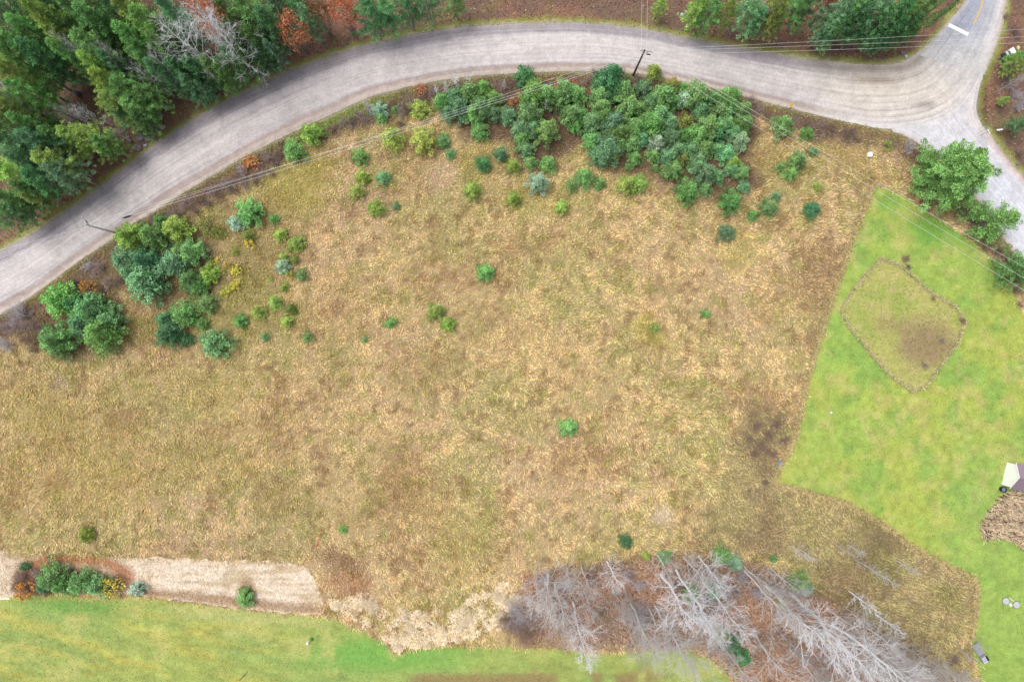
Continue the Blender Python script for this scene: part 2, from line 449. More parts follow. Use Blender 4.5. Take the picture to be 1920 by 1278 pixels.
def straw_col(px, py):
    n1 = fbm(px, py, 30, 61); n2 = fbm(px, py, 12, 64)
    rows = fbm(px * .12, py, 5, 66, 2)
    c = np.broadcast_to(alb(242, 226, 206), np.shape(px) + (3,)).copy()
    c = mix(c, alb(196, 172, 132), sstep(.5, .75, n1) * .6)
    c = mix(c, alb(206, 182, 148), sstep(.48, .66, rows) * .6 * sstep(250, 330, px))
    c = mix(c, alb(190, 158, 120), sstep(250, 160, px + (n1 - .5) * 60) * .75 * sstep(5, 60, px + (n1 - .5) * 40))
    arc = np.abs(np.hypot((px - 140) / 100, (py - 1100) / 55) - 1)
    c = mix(c, alb(186, 128, 88), sstep(.28, .05, arc + (n2 - .5) * .2) * sstep(1115, 1090, py) * .8)
    bed = sd([(30, 1070), (90, 1055), (230, 1078), (236, 1112), (60, 1118), (20, 1110)], px, py)
    c = mix(c, alb(134, 106, 92), sstep(-6, 8, bed + (n1 - .5) * 14) * .85)
    e = sstep(14, 2, np.abs(py - (1108 + (px - 250) * .105)) + (n2 - .5) * 8) * sstep(240, 260, px)
    c = mix(c, alb(168, 134, 102), e * .7)
    c = mix(c, alb(176, 142, 108), (1 - sstep(.5, 1.2, np.hypot((px - 462) / 18, (py - 1105) / 24))) * .7)
    return c

def garden_col(px, py):
    n1 = fbm(px, py, 40, 71); n2 = fbm(px, py, 14, 74)
    c = np.broadcast_to(alb(172, 172, 102), np.shape(px) + (3,)).copy()
    c = mix(c, alb(150, 164, 84), sstep(.45, .65, n1) * .7)
    c = mix(c, alb(184, 172, 120), sstep(.5, .7, n2) * .6)
    d = np.hypot((px - 1738) / 55, (py - 645) / 42)
    c = mix(c, alb(142, 116, 98), (1 - sstep(.2, 1.4, d + (n1 - .5) * 1.4)) * .75)
    d = np.hypot((px - 1690) / 60, (py - 610) / 24)
    c = mix(c, alb(152, 128, 98), (1 - sstep(.3, 1.2, d + (n1 - .5) * .8)) * .5)
    s = sd(GARDEN, px, py)
    return c

# ------------------------------------------------------------------ ground sheet
gx = np.concatenate([[-900, -400, -200, -130], np.arange(-100, 100.1, .5), [130, 200, 400, 900]])
gy = np.concatenate([[-900, -400, -200, -110], np.arange(-72, 72.1, .5), [110, 200, 400, 900]])
GX, GY = np.meshgrid(gx, gy)
nx, ny = len(gx), len(gy)
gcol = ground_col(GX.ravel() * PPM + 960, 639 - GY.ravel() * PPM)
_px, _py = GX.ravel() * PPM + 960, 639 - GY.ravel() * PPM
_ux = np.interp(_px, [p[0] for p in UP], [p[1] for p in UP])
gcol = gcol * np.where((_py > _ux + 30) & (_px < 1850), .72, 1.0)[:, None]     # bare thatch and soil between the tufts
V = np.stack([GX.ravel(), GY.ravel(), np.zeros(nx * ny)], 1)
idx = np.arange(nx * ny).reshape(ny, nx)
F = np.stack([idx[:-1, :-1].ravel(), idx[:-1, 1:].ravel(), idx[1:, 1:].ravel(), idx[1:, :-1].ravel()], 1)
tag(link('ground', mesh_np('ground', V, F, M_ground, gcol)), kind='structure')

def sheet(name, poly, z, mat, colf, step=0.8, ragged=0.25, seed=0):
    P = [np.array(W(*p)) for p in poly]
    pts = []
    for i in range(len(P)):
        a, b = P[i], P[(i + 1) % len(P)]
        n = max(1, int(np.linalg.norm(b - a) / .5))
        nr = np.array([-(b - a)[1], (b - a)[0]]) / (np.linalg.norm(b - a) + 1e-9)
        for k in range(n):
            q = a + (b - a) * k / n
            pts.append(q + nr * ragged * 2 * (fbm(np.array([q[0]]), np.array([q[1]]), 1.1, seed + 5, 3)[0] - .5))
    pts = np.array(pts)
    x0, y0 = pts.min(0); x1, y1 = pts.max(0)
    X, Y = np.meshgrid(np.arange(x0, x1, step), np.arange(y0, y1, step))
    X = X.ravel() + RNG.uniform(-.2, .2, X.size) * step; Y = Y.ravel() + RNG.uniform(-.2, .2, Y.size) * step
    d = sd(pts, X, Y)
    k = d > step * .5
    allp = [Vector(p) for p in pts] + [Vector((a, b)) for a, b in zip(X[k], Y[k])]
    ov, oe, of, *_ = delaunay_2d_cdt(allp, [], [list(range(len(pts)))], 1, 1e-5)
    V = np.array([(p.x, p.y, z) for p in ov]); F = np.array([f for f in of if len(f) == 3])
    a, b, c = V[F[:, 0]], V[F[:, 1]], V[F[:, 2]]
    flip = ((b - a)[:, 0] * (c - a)[:, 1] - (b - a)[:, 1] * (c - a)[:, 0]) < 0
    F[flip] = F[flip][:, ::-1]
    col = colf(V[:, 0] * PPM + 960, 639 - V[:, 1] * PPM)
    return tag(link(name, mesh_np(name, V, F, mat, col)), kind='structure')

sheet('lawn', LAWN_R, 0.004, M_lawn, lawn_r_col, .6, .35, 1)
sheet('lawn', LAWN_B, 0.004, M_lawn, lawn_b_col, .6, .35, 2)
sheet('straw_strip', STRAW, 0.008, M_straw, straw_col, .4, .6, 3)
sheet('garden_plot', GARDEN, 0.008, M_lawn, garden_col, .45, .3, 4)

def resample(pts, n):
    P = np.array(pts, float)
    # smooth polyline (Catmull-Rom), then even arc length
    Q = []
    for i in range(len(P) - 1):
        p0, p1, p2, p3 = P[max(i - 1, 0)], P[i], P[i + 1], P[min(i + 2, len(P) - 1)]
        for t in np.linspace(0, 1, 12, endpoint=False):
            Q.append(.5 * (2 * p1 + (p2 - p0) * t + (2 * p0 - 5 * p1 + 4 * p2 - p3) * t * t + (3 * p1 - p0 - 3 * p2 + p3) * t ** 3))
    Q.append(P[-1]); Q = np.array(Q)
    s = np.concatenate([[0], np.cumsum(np.linalg.norm(np.diff(Q, axis=0), axis=1))])
    t = np.linspace(0, s[-1], n)
    return np.stack([np.interp(t, s, Q[:, 0]), np.interp(t, s, Q[:, 1])], 1), t

def ribbon(name, A, B, z, mat, colf, nu=360, nv=28, ragged=2.0, seed=0):
    a, ta = resample(A, nu); b, tb = resample(B, nu)
    a = a + (fbm(ta, ta * 0, 10, seed + 3, 3) - .5)[:, None] * ragged * np.array([1, 1])
    b = b + (fbm(tb, tb * 0 + 50, 10, seed + 6, 3) - .5)[:, None] * ragged * np.array([1, 1])
    v = np.linspace(0, 1, nv)
    P = a[:, None, :] * (1 - v[None, :, None]) + b[:, None, :] * v[None, :, None]
    px, py = P[..., 0].ravel(), P[..., 1].ravel()
    x, y = W(px, py)
    V = np.stack([x, y, np.full(x.shape, z)], 1)
    U = np.repeat((ta + tb) / 2 / PPM, nv); width = np.linalg.norm(a - b, axis=1).mean() / PPM
    Vv = np.tile(v * width, nu)
    id_ = np.arange(nu * nv).reshape(nu, nv)
    F = np.stack([id_[:-1, :-1].ravel(), id_[1:, :-1].ravel(), id_[1:, 1:].ravel(), id_[:-1, 1:].ravel()], 1)
    p0, p1, p3 = V[F[0, 0]], V[F[0, 1]], V[F[0, 3]]
    if (p1 - p0)[0] * (p3 - p0)[1] - (p1 - p0)[1] * (p3 - p0)[0] < 0: F = F[:, ::-1]
    col = colf(px, py, np.tile(v, nu))
    return tag(link(name, mesh_np(name, V, F, mat, col, np.stack([U, Vv], 1))), kind='structure')

def prof(v, keys):
    ks = [k for k, _ in keys]; cs = np.array([alb(*c) for _, c in keys])
    return np.stack([np.interp(v, ks, cs[:, i]) for i in range(3)], -1)

def gravel_col(px, py, v):
    n = fbm(px, py, 60, 81); n2 = fbm(px, py, 160, 84)
    vv = v + (n - .5) * .06
    c = prof(vv, [(0, (150, 142, 132)), (.03, (158, 150, 146)), (.05, (156, 149, 154)), (.195, (160, 153, 158)), (.225, (190, 183, 186)), (.5, (196, 189, 190)),
                  (.80, (186, 179, 182)), (.85, (164, 150, 148)), (.90, (168, 152, 146)), (.94, (190, 178, 174)), (1, (172, 160, 148))])
    inn = prof(vv, [(0, (178, 168, 160)), (.08, (150, 140, 134)), (.18, (190, 182, 176)), (.5, (202, 194, 186)), (.8, (198, 190, 186)), (1, (205, 200, 202))])
    j = sstep(1460, 1640, px)
    c = (c * (1 - j[:, None]) + inn * j[:, None]) * np.array([1.07, 1.06, 1.03])
    # far left: the dark outer strip fades
    up = sstep(1690, 1800, px) * sstep(200, 100, py)
    c = mix(c, alb(176, 176, 182), up * .6)
    e = sstep(215, 255, py) * sstep(1600, 1700, px)
    c = mix(c, alb(208, 204, 208), e * .8)
    d = np.hypot((px - 1640) / 60, (py - 150) / 14)
    c = mix(c, alb(162, 144, 124), (1 - sstep(.3, 1.2, d + (n - .5))) * .6)
    d = np.hypot((px - 1735) / 22, (py - 196) / 9)
    c = mix(c, alb(150, 142, 138), (1 - sstep(.4, 1.2, d + (n - .5) * 1.5)) * .6)
    return c

def side_col(px, py, v):
    n = fbm(px, py, 50, 91)
    c = prof(v + (n - .5) * .05, [(0, (196, 176, 164)), (.05, (204, 196, 198)), (.12, (206, 206, 214)), (.75, (204, 204, 212)), (.88, (206, 200, 204)), (.95, (196, 178, 172)), (1, (176, 158, 142))])
    g = sstep(300, 200, py)
    return mix(c, alb(208, 203, 204), g * .8)

def asph_col(px, py, v):
    n = fbm(px, py, 40, 95)
    c = prof(v + (n - .5) * .08, [(0, (180, 172, 168)), (.07, (172, 172, 178)), (.12, (150, 154, 168)), (.4, (158, 161, 173)), (.7, (178, 178, 184)), (.85, (204, 200, 200)), (1, (188, 172, 158))])
    g = sstep(40, 110, py - (px - 1780) * .25)
    return mix(c, alb(190, 187, 186), g * .85)

ribbon('side_road', SL, SR, 0.012, M_side, side_col, 160, 24, 2.5, 7)
ribbon('gravel_road', UP, LO, 0.016, M_road, gravel_col, 520, 34, 2.5, 1)
ribbon('asphalt_road', AL, AR, 0.020, M_asph, asph_col, 90, 20, 1.5, 4)

def strip_px(name, pts, wpx, z, mat):
    p, t = resample(pts, 16)
    d = np.gradient(p, axis=0); d /= np.linalg.norm(d, axis=1)[:, None]
    nrm = np.stack([-d[:, 1], d[:, 0]], 1) * wpx / 2
    L, R = p + nrm, p - nrm
    V = [(*W(*q), z) for q in np.concatenate([L, R])]
    n = len(p)
    F = [(i, i + 1, n + i + 1, n + i) for i in range(n - 1)]
    me = mesh_np(name, V, F, mat)
    return tag(link(name, me), kind='structure')
strip_px('stop_line', [(1779, 47), (1815, 65)], 6.5, 0.026, M_whitepaint)
strip_px('centre_line', [(1853, -60), (1843, 0), (1836, 22), (1825, 45)], 2.4, 0.026, M_yellowpaint)

# ------------------------------------------------------------------ grass, litter and weeds (nobody could count them)
def blades(name, px, py, col, L, wd, hh, ang, kind_label, mat=M_blade):
    n = len(px)
    x, y = W(px, py)
    dx, dy = np.cos(ang), np.sin(ang); nx_, ny_ = -dy, dx
    z0 = np.full(n, 0.0)
    base = np.stack([x, y, z0], 1)
    nr = np.stack([nx_, ny_, np.zeros(n)], 1) * wd[:, None] / 2
    mid = base + np.stack([dx * L * .42, dy * L * .42, hh * .75], 1)
    tip = base + np.stack([dx * L, dy * L, hh], 1)
    tw = np.stack([np.zeros(n), np.zeros(n), wd * RNG.uniform(-.45, .45, n)], 1)
    V = np.stack([base - nr, base + nr, mid - nr * .9 - tw, mid + nr * .9 + tw, tip], 1).reshape(-1, 3)
    o = np.arange(n)[:, None, None] * 5
    F = (o + np.array([[0, 1, 3], [0, 3, 2], [2, 3, 4]])[None]).reshape(-1, 3)
    ob = link(name, mesh_np(name, V, F, mat, np.repeat(col, 5, 0)))
    return tag(ob, *kind_label, kind='stuff')

def jitter(col, s, hue=.04):
    n = len(col)
    return np.clip(col * (1 + RNG.normal(0, s, (n, 1))) * (1 + RNG.normal(0, hue, (n, 3))), .004, .9)

def scatter(n, x0=-110, x1=2030, y0=-90, y1=1370):
    return RNG.uniform(x0, x1, n), RNG.uniform(y0, y1, n)

def roadd(px, py):
    return np.maximum(np.maximum(sd(ROAD, px, py), sd(SIDE, px, py)), sd(ASPH, px, py))

px, py = scatter(900000)
ux = np.interp(px, [p[0] for p in UP], [p[1] for p in UP])
woodm = ((py < ux + 40) & (px < 1790)) | ((px > 1830) & (py < 0.86 * (px - 1830) + 262))
rd = roadd(px, py)
lr = sd(LAWN_R, px, py); lb = sd(LAWN_B, px, py); st = sd(STRAW, px, py)
wb = sd(WOOD_B, px, py)
ok = (RNG.random(len(px)) < .38 + .62 * sstep(.38, .60, fbm(px, py, 12, 161, 3))) & (~woodm) & (rd < -2) & (lr < RNG.exponential(2.6, len(px))) & (lb < RNG.exponential(2.6, len(px))) & (st < RNG.exponential(4, len(px)))
ok &= RNG.random(len(px)) < np.where(wb > 0, .38, 1)
ok &= ~((np.hypot(px - 1240, py - 970) < 24) & (RNG.random(len(px)) < .6))
px, py, rd = px[ok], py[ok], rd[ok]
col = ground_col(px, py)
lum = col.mean(1, keepdims=True)
n = len(px)
near = sstep(-45, -12, rd)
u = RNG.random(n)
col = jitter(col, .24, .05) * np.array([1.76, 1.78, 1.68])
pal = u < .10
col[pal] = col[pal] * 1.0 + alb(60, 50, 36)[None] * 1.2
ol = (u > .10) & (u < .24)
col[ol] = col[ol] * np.array([.80, .95, .70])
dk = (u > .86)
col[dk] = col[dk] * np.array([.66, .60, .56])
flow = fbm(px, py, 200, 101, 3) * 6 + fbm(px, py, 40, 105, 3) * 5
ang = flow + RNG.normal(0, .6, n)
L = RNG.uniform(.18, .52, n); wd = RNG.uniform(.036, .085, n); hh = RNG.uniform(.08, .36, n) * (.6 + .8 * fbm(px, py, 22, 109, 3))
blades('meadow_grass', px, py, col, L, wd, hh, ang, ('tall dry straw-coloured meadow grass with olive and brown patches', 'grass'))

# grass verge along the road edges
px, py = scatter(120000)
rd = roadd(px, py)
ok = (rd < 0) & (rd > -13 * (.3 + fbm(px, py, 20, 113))) & (sd(LAWN_R, px, py) < 0)
px, py = px[ok], py[ok]
col = jitter(np.broadcast_to(alb(150, 156, 76), (len(px), 3)), .2, .06)
m = RNG.random(len(px)) < .35
col[m] = jitter(np.broadcast_to(alb(170, 150, 96), (m.sum(), 3)), .2)
blades('verge_grass', px, py, col, RNG.uniform(.2, .45, len(px)), RNG.uniform(.05, .1, len(px)), RNG.uniform(.08, .2, len(px)), RNG.uniform(0, 6.3, len(px)),
       ('thin olive grass verge along the edges of the gravel road', 'grass'))

# leaf litter
px, py = scatter(230000)
ux = np.interp(px, [p[0] for p in UP], [p[1] for p in UP])
woodm = ((py < ux + 40) & (px < 1790)) | ((px > 1830) & (py < 0.86 * (px - 1830) + 262))
rd = roadd(px, py)
wb = sd(WOOD_B, px, py); gv = sd(GROVE, px, py)
pr = np.where(woodm & (rd < -10), .8, 0) + np.where(wb > -4, 1.0, 0) * (lambda d: d < 0)(sd(LAWN_B, px, py)) + np.where(gv > 0, .35, 0) + np.where((rd < -4) & (rd > -34) & ~woodm, .5, 0)
ok = (RNG.random(len(px)) < pr) & (rd < -4) & (sd(LAWN_R, px, py) < 0)
px, py = px[ok], py[ok]; n = len(px)
x, y = W(px, py)
pal = np.array([alb(150, 112, 92), alb(128, 102, 90), alb(172, 142, 116), alb(108, 88, 80), alb(206, 178, 146), alb(186, 160, 90), alb(166, 108, 82)])
wsel = np.array([.27, .27, .14, .18, .05, .03, .06]); wsel = wsel / wsel.sum()
col = jitter(pal[RNG.choice(len(pal), n, p=wsel)], .15)
s = RNG.uniform(.07, .17, n); a = RNG.uniform(0, 6.3, n)
cx, sx = np.cos(a) * s, np.sin(a) * s
tz = RNG.uniform(-.5, .5, (n, 2)) * s[:, None]
zz = RNG.uniform(.04, .14, n)
V = np.stack([np.stack([x - cx, y - sx, zz - tz[:, 0]], 1), np.stack([x + sx * .6, y - cx * .6, zz - tz[:, 1]], 1),
              np.stack([x + cx, y + sx, zz + tz[:, 0]], 1), np.stack([x - sx * .6, y + cx * .6, zz + tz[:, 1]], 1)], 1).reshape(-1, 3)
F = np.arange(n * 4).reshape(n, 4)
tag(link('leaf_litter', mesh_np('leaf_litter', V, F, M_blade, np.repeat(col, 4, 0))), 'fallen brown and rust leaves on the wood floor and roadside bank', 'leaves', kind='stuff')

# short lawn grass
px, py = scatter(330000)
lr = sd(LAWN_R, px, py); lb = sd(LAWN_B, px, py); gd = sd(GARDEN, px, py); st = sd(STRAW, px, py)
k = ((lr > 0) | (lb > 0)) & (gd < 0) & (st < -3); k2 = gd > 2
k &= RNG.random(len(px)) < .8
for kk, nm, cf, lab in ((k & (lr > 0), 'lawn_grass', lawn_r_col, 'short mown green grass of the lawn at right'), (k & (lb > 0), 'lawn_grass', lawn_b_col, 'short mown green grass of the lawn at bottom left')):
    qx, qy = px[kk], py[kk]; n = len(qx)
    blades(nm, qx, qy, jitter(cf(qx, qy), .20, .06) * 1.05, RNG.uniform(.10, .24, n), RNG.uniform(.05, .10, n), RNG.uniform(.03, .09, n), RNG.uniform(0, 6.3, n), (lab, 'grass'))
qx, qy = px[k2], py[k2]; n = len(qx)
blades('garden_weeds', qx, qy, jitter(garden_col(qx, qy), .16, .05) * 1.2, RNG.uniform(.15, .4, n), RNG.uniform(.05, .11, n), RNG.uniform(.05, .2, n), fbm(qx, qy, 40, 131) * 9 + RNG.normal(0, .6, n),
       ('low olive weeds and brown stalks filling the old garden plot', 'weeds'))
# rank dry grass along the plot edge
P = np.array(GARDEN + GARDEN[:1], float)
seg = np.linalg.norm(np.diff(P, axis=0), axis=1); n = 3400
t = RNG.uniform(0, seg.sum(), n); cs = np.concatenate([[0], np.cumsum(seg)])
ex = np.interp(t, cs, P[:, 0]) + RNG.normal(0, 1.4, n) + (fbm(t, t * 0, 30, 151) - .5) * 5; ey = np.interp(t, cs, P[:, 1]) + RNG.normal(0, 1.4, n)
blades('dry_grass_border', ex, ey, jitter(np.broadcast_to(alb(212, 200, 156), (n, 3)), .25, .06), RNG.uniform(.2, .5, n), RNG.uniform(.03, .08, n), RNG.uniform(.10, .55, n), RNG.uniform(0, 6.3, n),
       ('pale rank dry grass bordering the old garden plot', 'grass'))
# rank fringe where meadow meets the lawns
P = np.array([(1638, 350), (1600, 450), (1562, 560), (1538, 635), (1518, 700), (1500, 790), (1482, 845), (1460, 880), (1452, 908), (1500, 918), (1590, 944), (1660, 984), (1700, 1016), (1740, 1041), (1790, 1066), (1828, 1084), (1834, 1108), (1830, 1150), (1822, 1200)], float)
seg = np.linalg.norm(np.diff(P, axis=0), axis=1); n = 9000
t = RNG.uniform(0, seg.sum(), n); cs = np.concatenate([[0], np.cumsum(seg)])
ex = np.interp(t, cs, P[:, 0]) + RNG.normal(-3, 2.5, n); ey = np.interp(t, cs, P[:, 1]) + RNG.normal(0, 2.5, n)
blades('rank_grass_fringe', ex, ey, jitter(np.broadcast_to(alb(200, 182, 132), (n, 3)), .25, .06), RNG.uniform(.25, .6, n), RNG.uniform(.06, .13, n), RNG.uniform(.10, .4, n), RNG.uniform(0, 6.3, n),
       ('rank dry grass fringe where the meadow meets the lawn', 'grass'))
# loose straw on the straw strip
px, py = scatter(60000, -120, 620, 1020, 1160)
k = (sd(STRAW, px, py) > 1); px, py = px[k], py[k]; n = len(px)
ang = np.where(RNG.random(n) < .55, 1.57, 0) + RNG.normal(0, .5, n)
blades('loose_straw', px, py, jitter(straw_col(px, py), .14, .03) * 1.08, RNG.uniform(.2, .5, n), RNG.uniform(.04, .10, n), RNG.uniform(.03, .10, n), ang, ('loose cream straw spread over the strip beside the lower lawn', 'straw'))
# pale dead weeds
WEED = [(612, 1120), (650, 1112), (690, 1110), (720, 1140), (790, 1142), (840, 1150), (880, 1120), (920, 1100), (960, 1085), (985, 1100), (960, 1150), (930, 1185), (860, 1205), (790, 1212), (745, 1222), (715, 1195), (670, 1165), (625, 1145)]
px, py = scatter(170000, 590, 1000, 1070, 1230)
k = (sd(WEED, px + (fbm(px, py, 20, 141) - .5) * 26, py + (fbm(px, py, 20, 144) - .5) * 26) > 0) & (fbm(px, py, 18, 147, 4) + RNG.normal(0, .07, len(px)) > .565)
px, py = px[k], py[k]; n = len(px)
col = jitter(np.broadcast_to(alb(252, 236, 208), (n, 3)), .16, .03) * 1.3
m = RNG.random(n) < .16
col[m] = jitter(np.broadcast_to(alb(176, 138, 112), (m.sum(), 3)), .2)
blades('dead_weeds', px, py, col, RNG.uniform(.14, .34, n), RNG.uniform(.045, .10, n), RNG.uniform(.06, .30, n), RNG.uniform(0, 6.3, n), ('pale cream dead weeds in a mass between meadow and lower lawn', 'weeds'))

# ------------------------------------------------------------------ plant meshes
def tubes_mesh(name, segs, mat, sides=3, col=(1, 1, 1)):
    """segs: rows of x0 y0 z0 r0 x1 y1 z1 r1"""
    s = np.array(segs, float); n = len(s)
    p0, r0, p1, r1 = s[:, :3], s[:, 3], s[:, 4:7], s[:, 7]
    d = p1 - p0; d /= np.linalg.norm(d, axis=1)[:, None] + 1e-9
    ref = np.where(np.abs(d[:, 2:3]) > .9, np.array([[1., 0, 0]]), np.array([[0, 0, 1.]]))
    a = np.cross(d, ref); a /= np.linalg.norm(a, axis=1)[:, None] + 1e-9; b = np.cross(d, a)
    V = np.zeros((n, 2 * sides, 3))
    for k in range(sides):
        t = 2 * math.pi * k / sides
        o = math.cos(t) * a + math.sin(t) * b
        V[:, k] = p0 + o * r0[:, None]; V[:, sides + k] = p1 + o * r1[:, None]
    q = np.array([[k, (k + 1) % sides, sides + (k + 1) % sides, sides + k] for k in range(sides)])
    F = (np.arange(n)[:, None, None] * 2 * sides + q[None]).reshape(-1, 4)
    v = np.repeat(np.clip(RNG.normal(1, .10, (n, 1)), .7, 1.3) * np.asarray(col)[None], 2 * sides, 0)
    return mesh_np(name, V.reshape(-1, 3), F, mat, v, smooth=True)

def rv():
    v = RNG.normal(0, 1, 3); return v / np.linalg.norm(v)

def leafcloud(name, lumps, per, ln, wd, out=.6, mat=M_leaf, up=.25, bright=.30):
    """lumps: list of (centre, radius, flatten, tone). Each gets `per` narrow leaf tufts that splay outward."""
    VV, CC = [], []
    for c, r, fl, tone in lumps:
        n = max(6, int(per * (r / .5) ** 2)) if per > 0 else 10
        d = RNG.normal(0, 1, (n, 3)); d /= np.linalg.norm(d, axis=1)[:, None]
        d[:, 2] = np.where((d[:, 2] < -.3) & (RNG.random(n) < .7), -d[:, 2], d[:, 2])
        rr = r * RNG.uniform(.35, 1.0, n) ** .6
        p = np.asarray(c)[None] + d * rr[:, None] * np.array([1, 1, fl])
        ax = d * out + RNG.normal(0, .45, (n, 3)) + np.array([0, 0, up])
        ax /= np.linalg.norm(ax, axis=1)[:, None]
        nr_ = d * .5 + np.array([0, 0, .75]) + RNG.normal(0, .38, (n, 3)); sd_ = np.cross(ax, nr_); sd_ /= np.linalg.norm(sd_, axis=1)[:, None] + 1e-9
        l = ln * RNG.uniform(.7, 1.3, n)[:, None]; w_ = wd * RNG.uniform(.7, 1.3, n)[:, None]
        q = np.stack([p - ax * l * .5, p + sd_ * w_ * .5, p + ax * l * .5, p - sd_ * w_ * .5], 1)
        VV.append(q.reshape(-1, 3))
        b = tone * np.clip(RNG.normal(1, bright, n), .5, 1.6)
        cc = np.stack([b * RNG.normal(1.0, .07, n), b, b * RNG.normal(1.0, .07, n)], 1)
        CC.append(np.repeat(cc, 4, 0))
    V = np.concatenate(VV); cl = np.concatenate(CC)
    return mesh_np(name, V, np.arange(len(V)).reshape(-1, 4), mat, np.clip(cl, .2, 2))

def young_pine(seed, R=2.0, h=5.0, nlev=7, per=62, lump=.49, ln=.28, wd=.10, squash=.8):
    global RNG
    RNG = np.random.default_rng(seed)
    lumps, segs = [], []
    ph = RNG.uniform(0, 6.3)
    segs.append((0, 0, 0, .10 * h / 5, 0, 0, h * .95, .02))
    lob = [RNG.uniform(.78, 1.18) for _ in range(9)]
    for i in range(nlev):
        t = i / (nlev - 1)
        z = h * (.16 + .78 * t)
        rad = R * (1 - t) ** .72
        nb = max(3, int(round(7 * (1 - t * .55))))
        for k in range(nb):
            a = ph + i * 1.1 + 2 * math.pi * k / nb + RNG.normal(0, .18)
            q = rad * lob[int((a % 6.283) / 6.284 * 9)] * RNG.uniform(.8, 1.08)
            e = (math.cos(a) * q, math.sin(a) * q, z + RNG.uniform(-.1, .25) * h * .1 + .05 * q)
            segs.append((0, 0, z - .25 * q, .035 * (1 - t) + .012, *e, .008))
            for f in ((.5, .95) if q > .9 else (.8,)):
                lumps.append(((e[0] * f, e[1] * f, (z - .25 * q) * (1 - f) + e[2] * f + .1), lump * RNG.uniform(.75, 1.2) * (.75 + .35 * (1 - t)), .75, RNG.uniform(.62, 1.35)))
    lumps.append(((0, 0, h), lump * .7, 1.3, 1.15))
    return leafcloud('crown', lumps, per, ln, wd), tubes_mesh('trunk', segs, M_pale, 4, (.23, .19, .16))

def tall_pine(seed, R=3.8, h=16.0, start=.28, nlev=12, per=38, lump=.52, up=.28, ln=.50, wd=.095, power=.8):
    global RNG
    RNG = np.random.default_rng(seed)
    lumps, segs = [], []
    N = 10; wob = RNG.normal(0, .12, (N + 1, 2)).cumsum(0) * .5; wob[0] = 0
    tp = lambda t: (np.interp(t * N, range(N + 1), wob[:, 0]), np.interp(t * N, range(N + 1), wob[:, 1]), h * t)
    for i in range(N):
        segs.append((*tp(i / N), .24 * (1 - i / N) + .03, *tp((i + 1) / N), .24 * (1 - (i + 1) / N) + .03))
    for i in range(nlev):
        t = i / (nlev - 1)
        zt = start + (1 - start) * t * .97
        b = np.array(tp(zt))
        rad = R * (np.sin(math.pi * min(1, .28 + .72 * (1 - (1 - t) ** 1.0) * .5 + .22)) if False else (1 - t) ** power) * RNG.uniform(.8, 1.12) + .35
        nb = RNG.integers(5, 8)
        a0 = RNG.uniform(0, 6.3)
        for k in range(nb):
            a = a0 + 2 * math.pi * k / nb + RNG.normal(0, .25)
            q = rad * RNG.uniform(.6, 1.12)
            dr = np.array([math.cos(a), math.sin(a), up * RNG.uniform(.3, 1.4) - .12])
            e = b + dr * q
            segs.append((*b, .05 * (1 - t * .6), *e, .012))
            m = max(2, int(q / .60))
            for j in range(m):
                f = (j + 1) / m
                if f < .3 and m > 2: continue
                side = np.array([-math.sin(a), math.cos(a), 0]) * RNG.normal(0, .28 * q * f * .6)
                lumps.append((tuple(b + dr * q * f + side + np.array([0, 0, .15 + .15 * f * f * q * .3])), lump * RNG.uniform(.6, 1.15) * (.7 + .4 * (1 - abs(f - .6))), .5, RNG.uniform(.62, 1.38)))
    lumps.append((tp(1.0), lump * .8, 1.4, 1.1))
    return leafcloud('crown', lumps, per, ln, wd, .85, M_leaf, .22), tubes_mesh('trunk', segs, M_pale, 5, (.26, .23, .21))

def limb(segs, p, d, ln, r, lev, nchild, upw, taper=.35, ns=4):
    pts = [p]; dd = d.copy()
    for i in range(ns):
        dd = dd + RNG.normal(0, .13, 3) + np.array([0, 0, upw]); dd /= np.linalg.norm(dd)
        pts.append(pts[-1] + dd * ln / ns)
    for i in range(ns):
        ra = r * (1 - (1 - taper) * i / ns); rb = r * (1 - (1 - taper) * (i + 1) / ns)
        segs.append((*pts[i], ra, *pts[i + 1], rb))
    if lev <= 0: return
    for k in range(nchild[lev - 1]):
        t = .25 + .72 * (k + RNG.uniform(0, 1)) / nchild[lev - 1]
        f = t * ns; i = min(int(f), ns - 1)
        q = pts[i] + (pts[i + 1] - pts[i]) * (f - i)
        d0 = pts[i + 1] - pts[i]; d0 /= np.linalg.norm(d0)
        s = np.cross(d0, rv()); s /= np.linalg.norm(s) + 1e-9
        ang = RNG.uniform(.45, .95)
        limb(segs, q, d0 * math.cos(ang) + s * math.sin(ang), ln * (.62 - .25 * t) * RNG.uniform(.7, 1.2), max(r * .5, .009), lev - 1, nchild, upw * .8, taper, 3 if lev > 1 else 2)

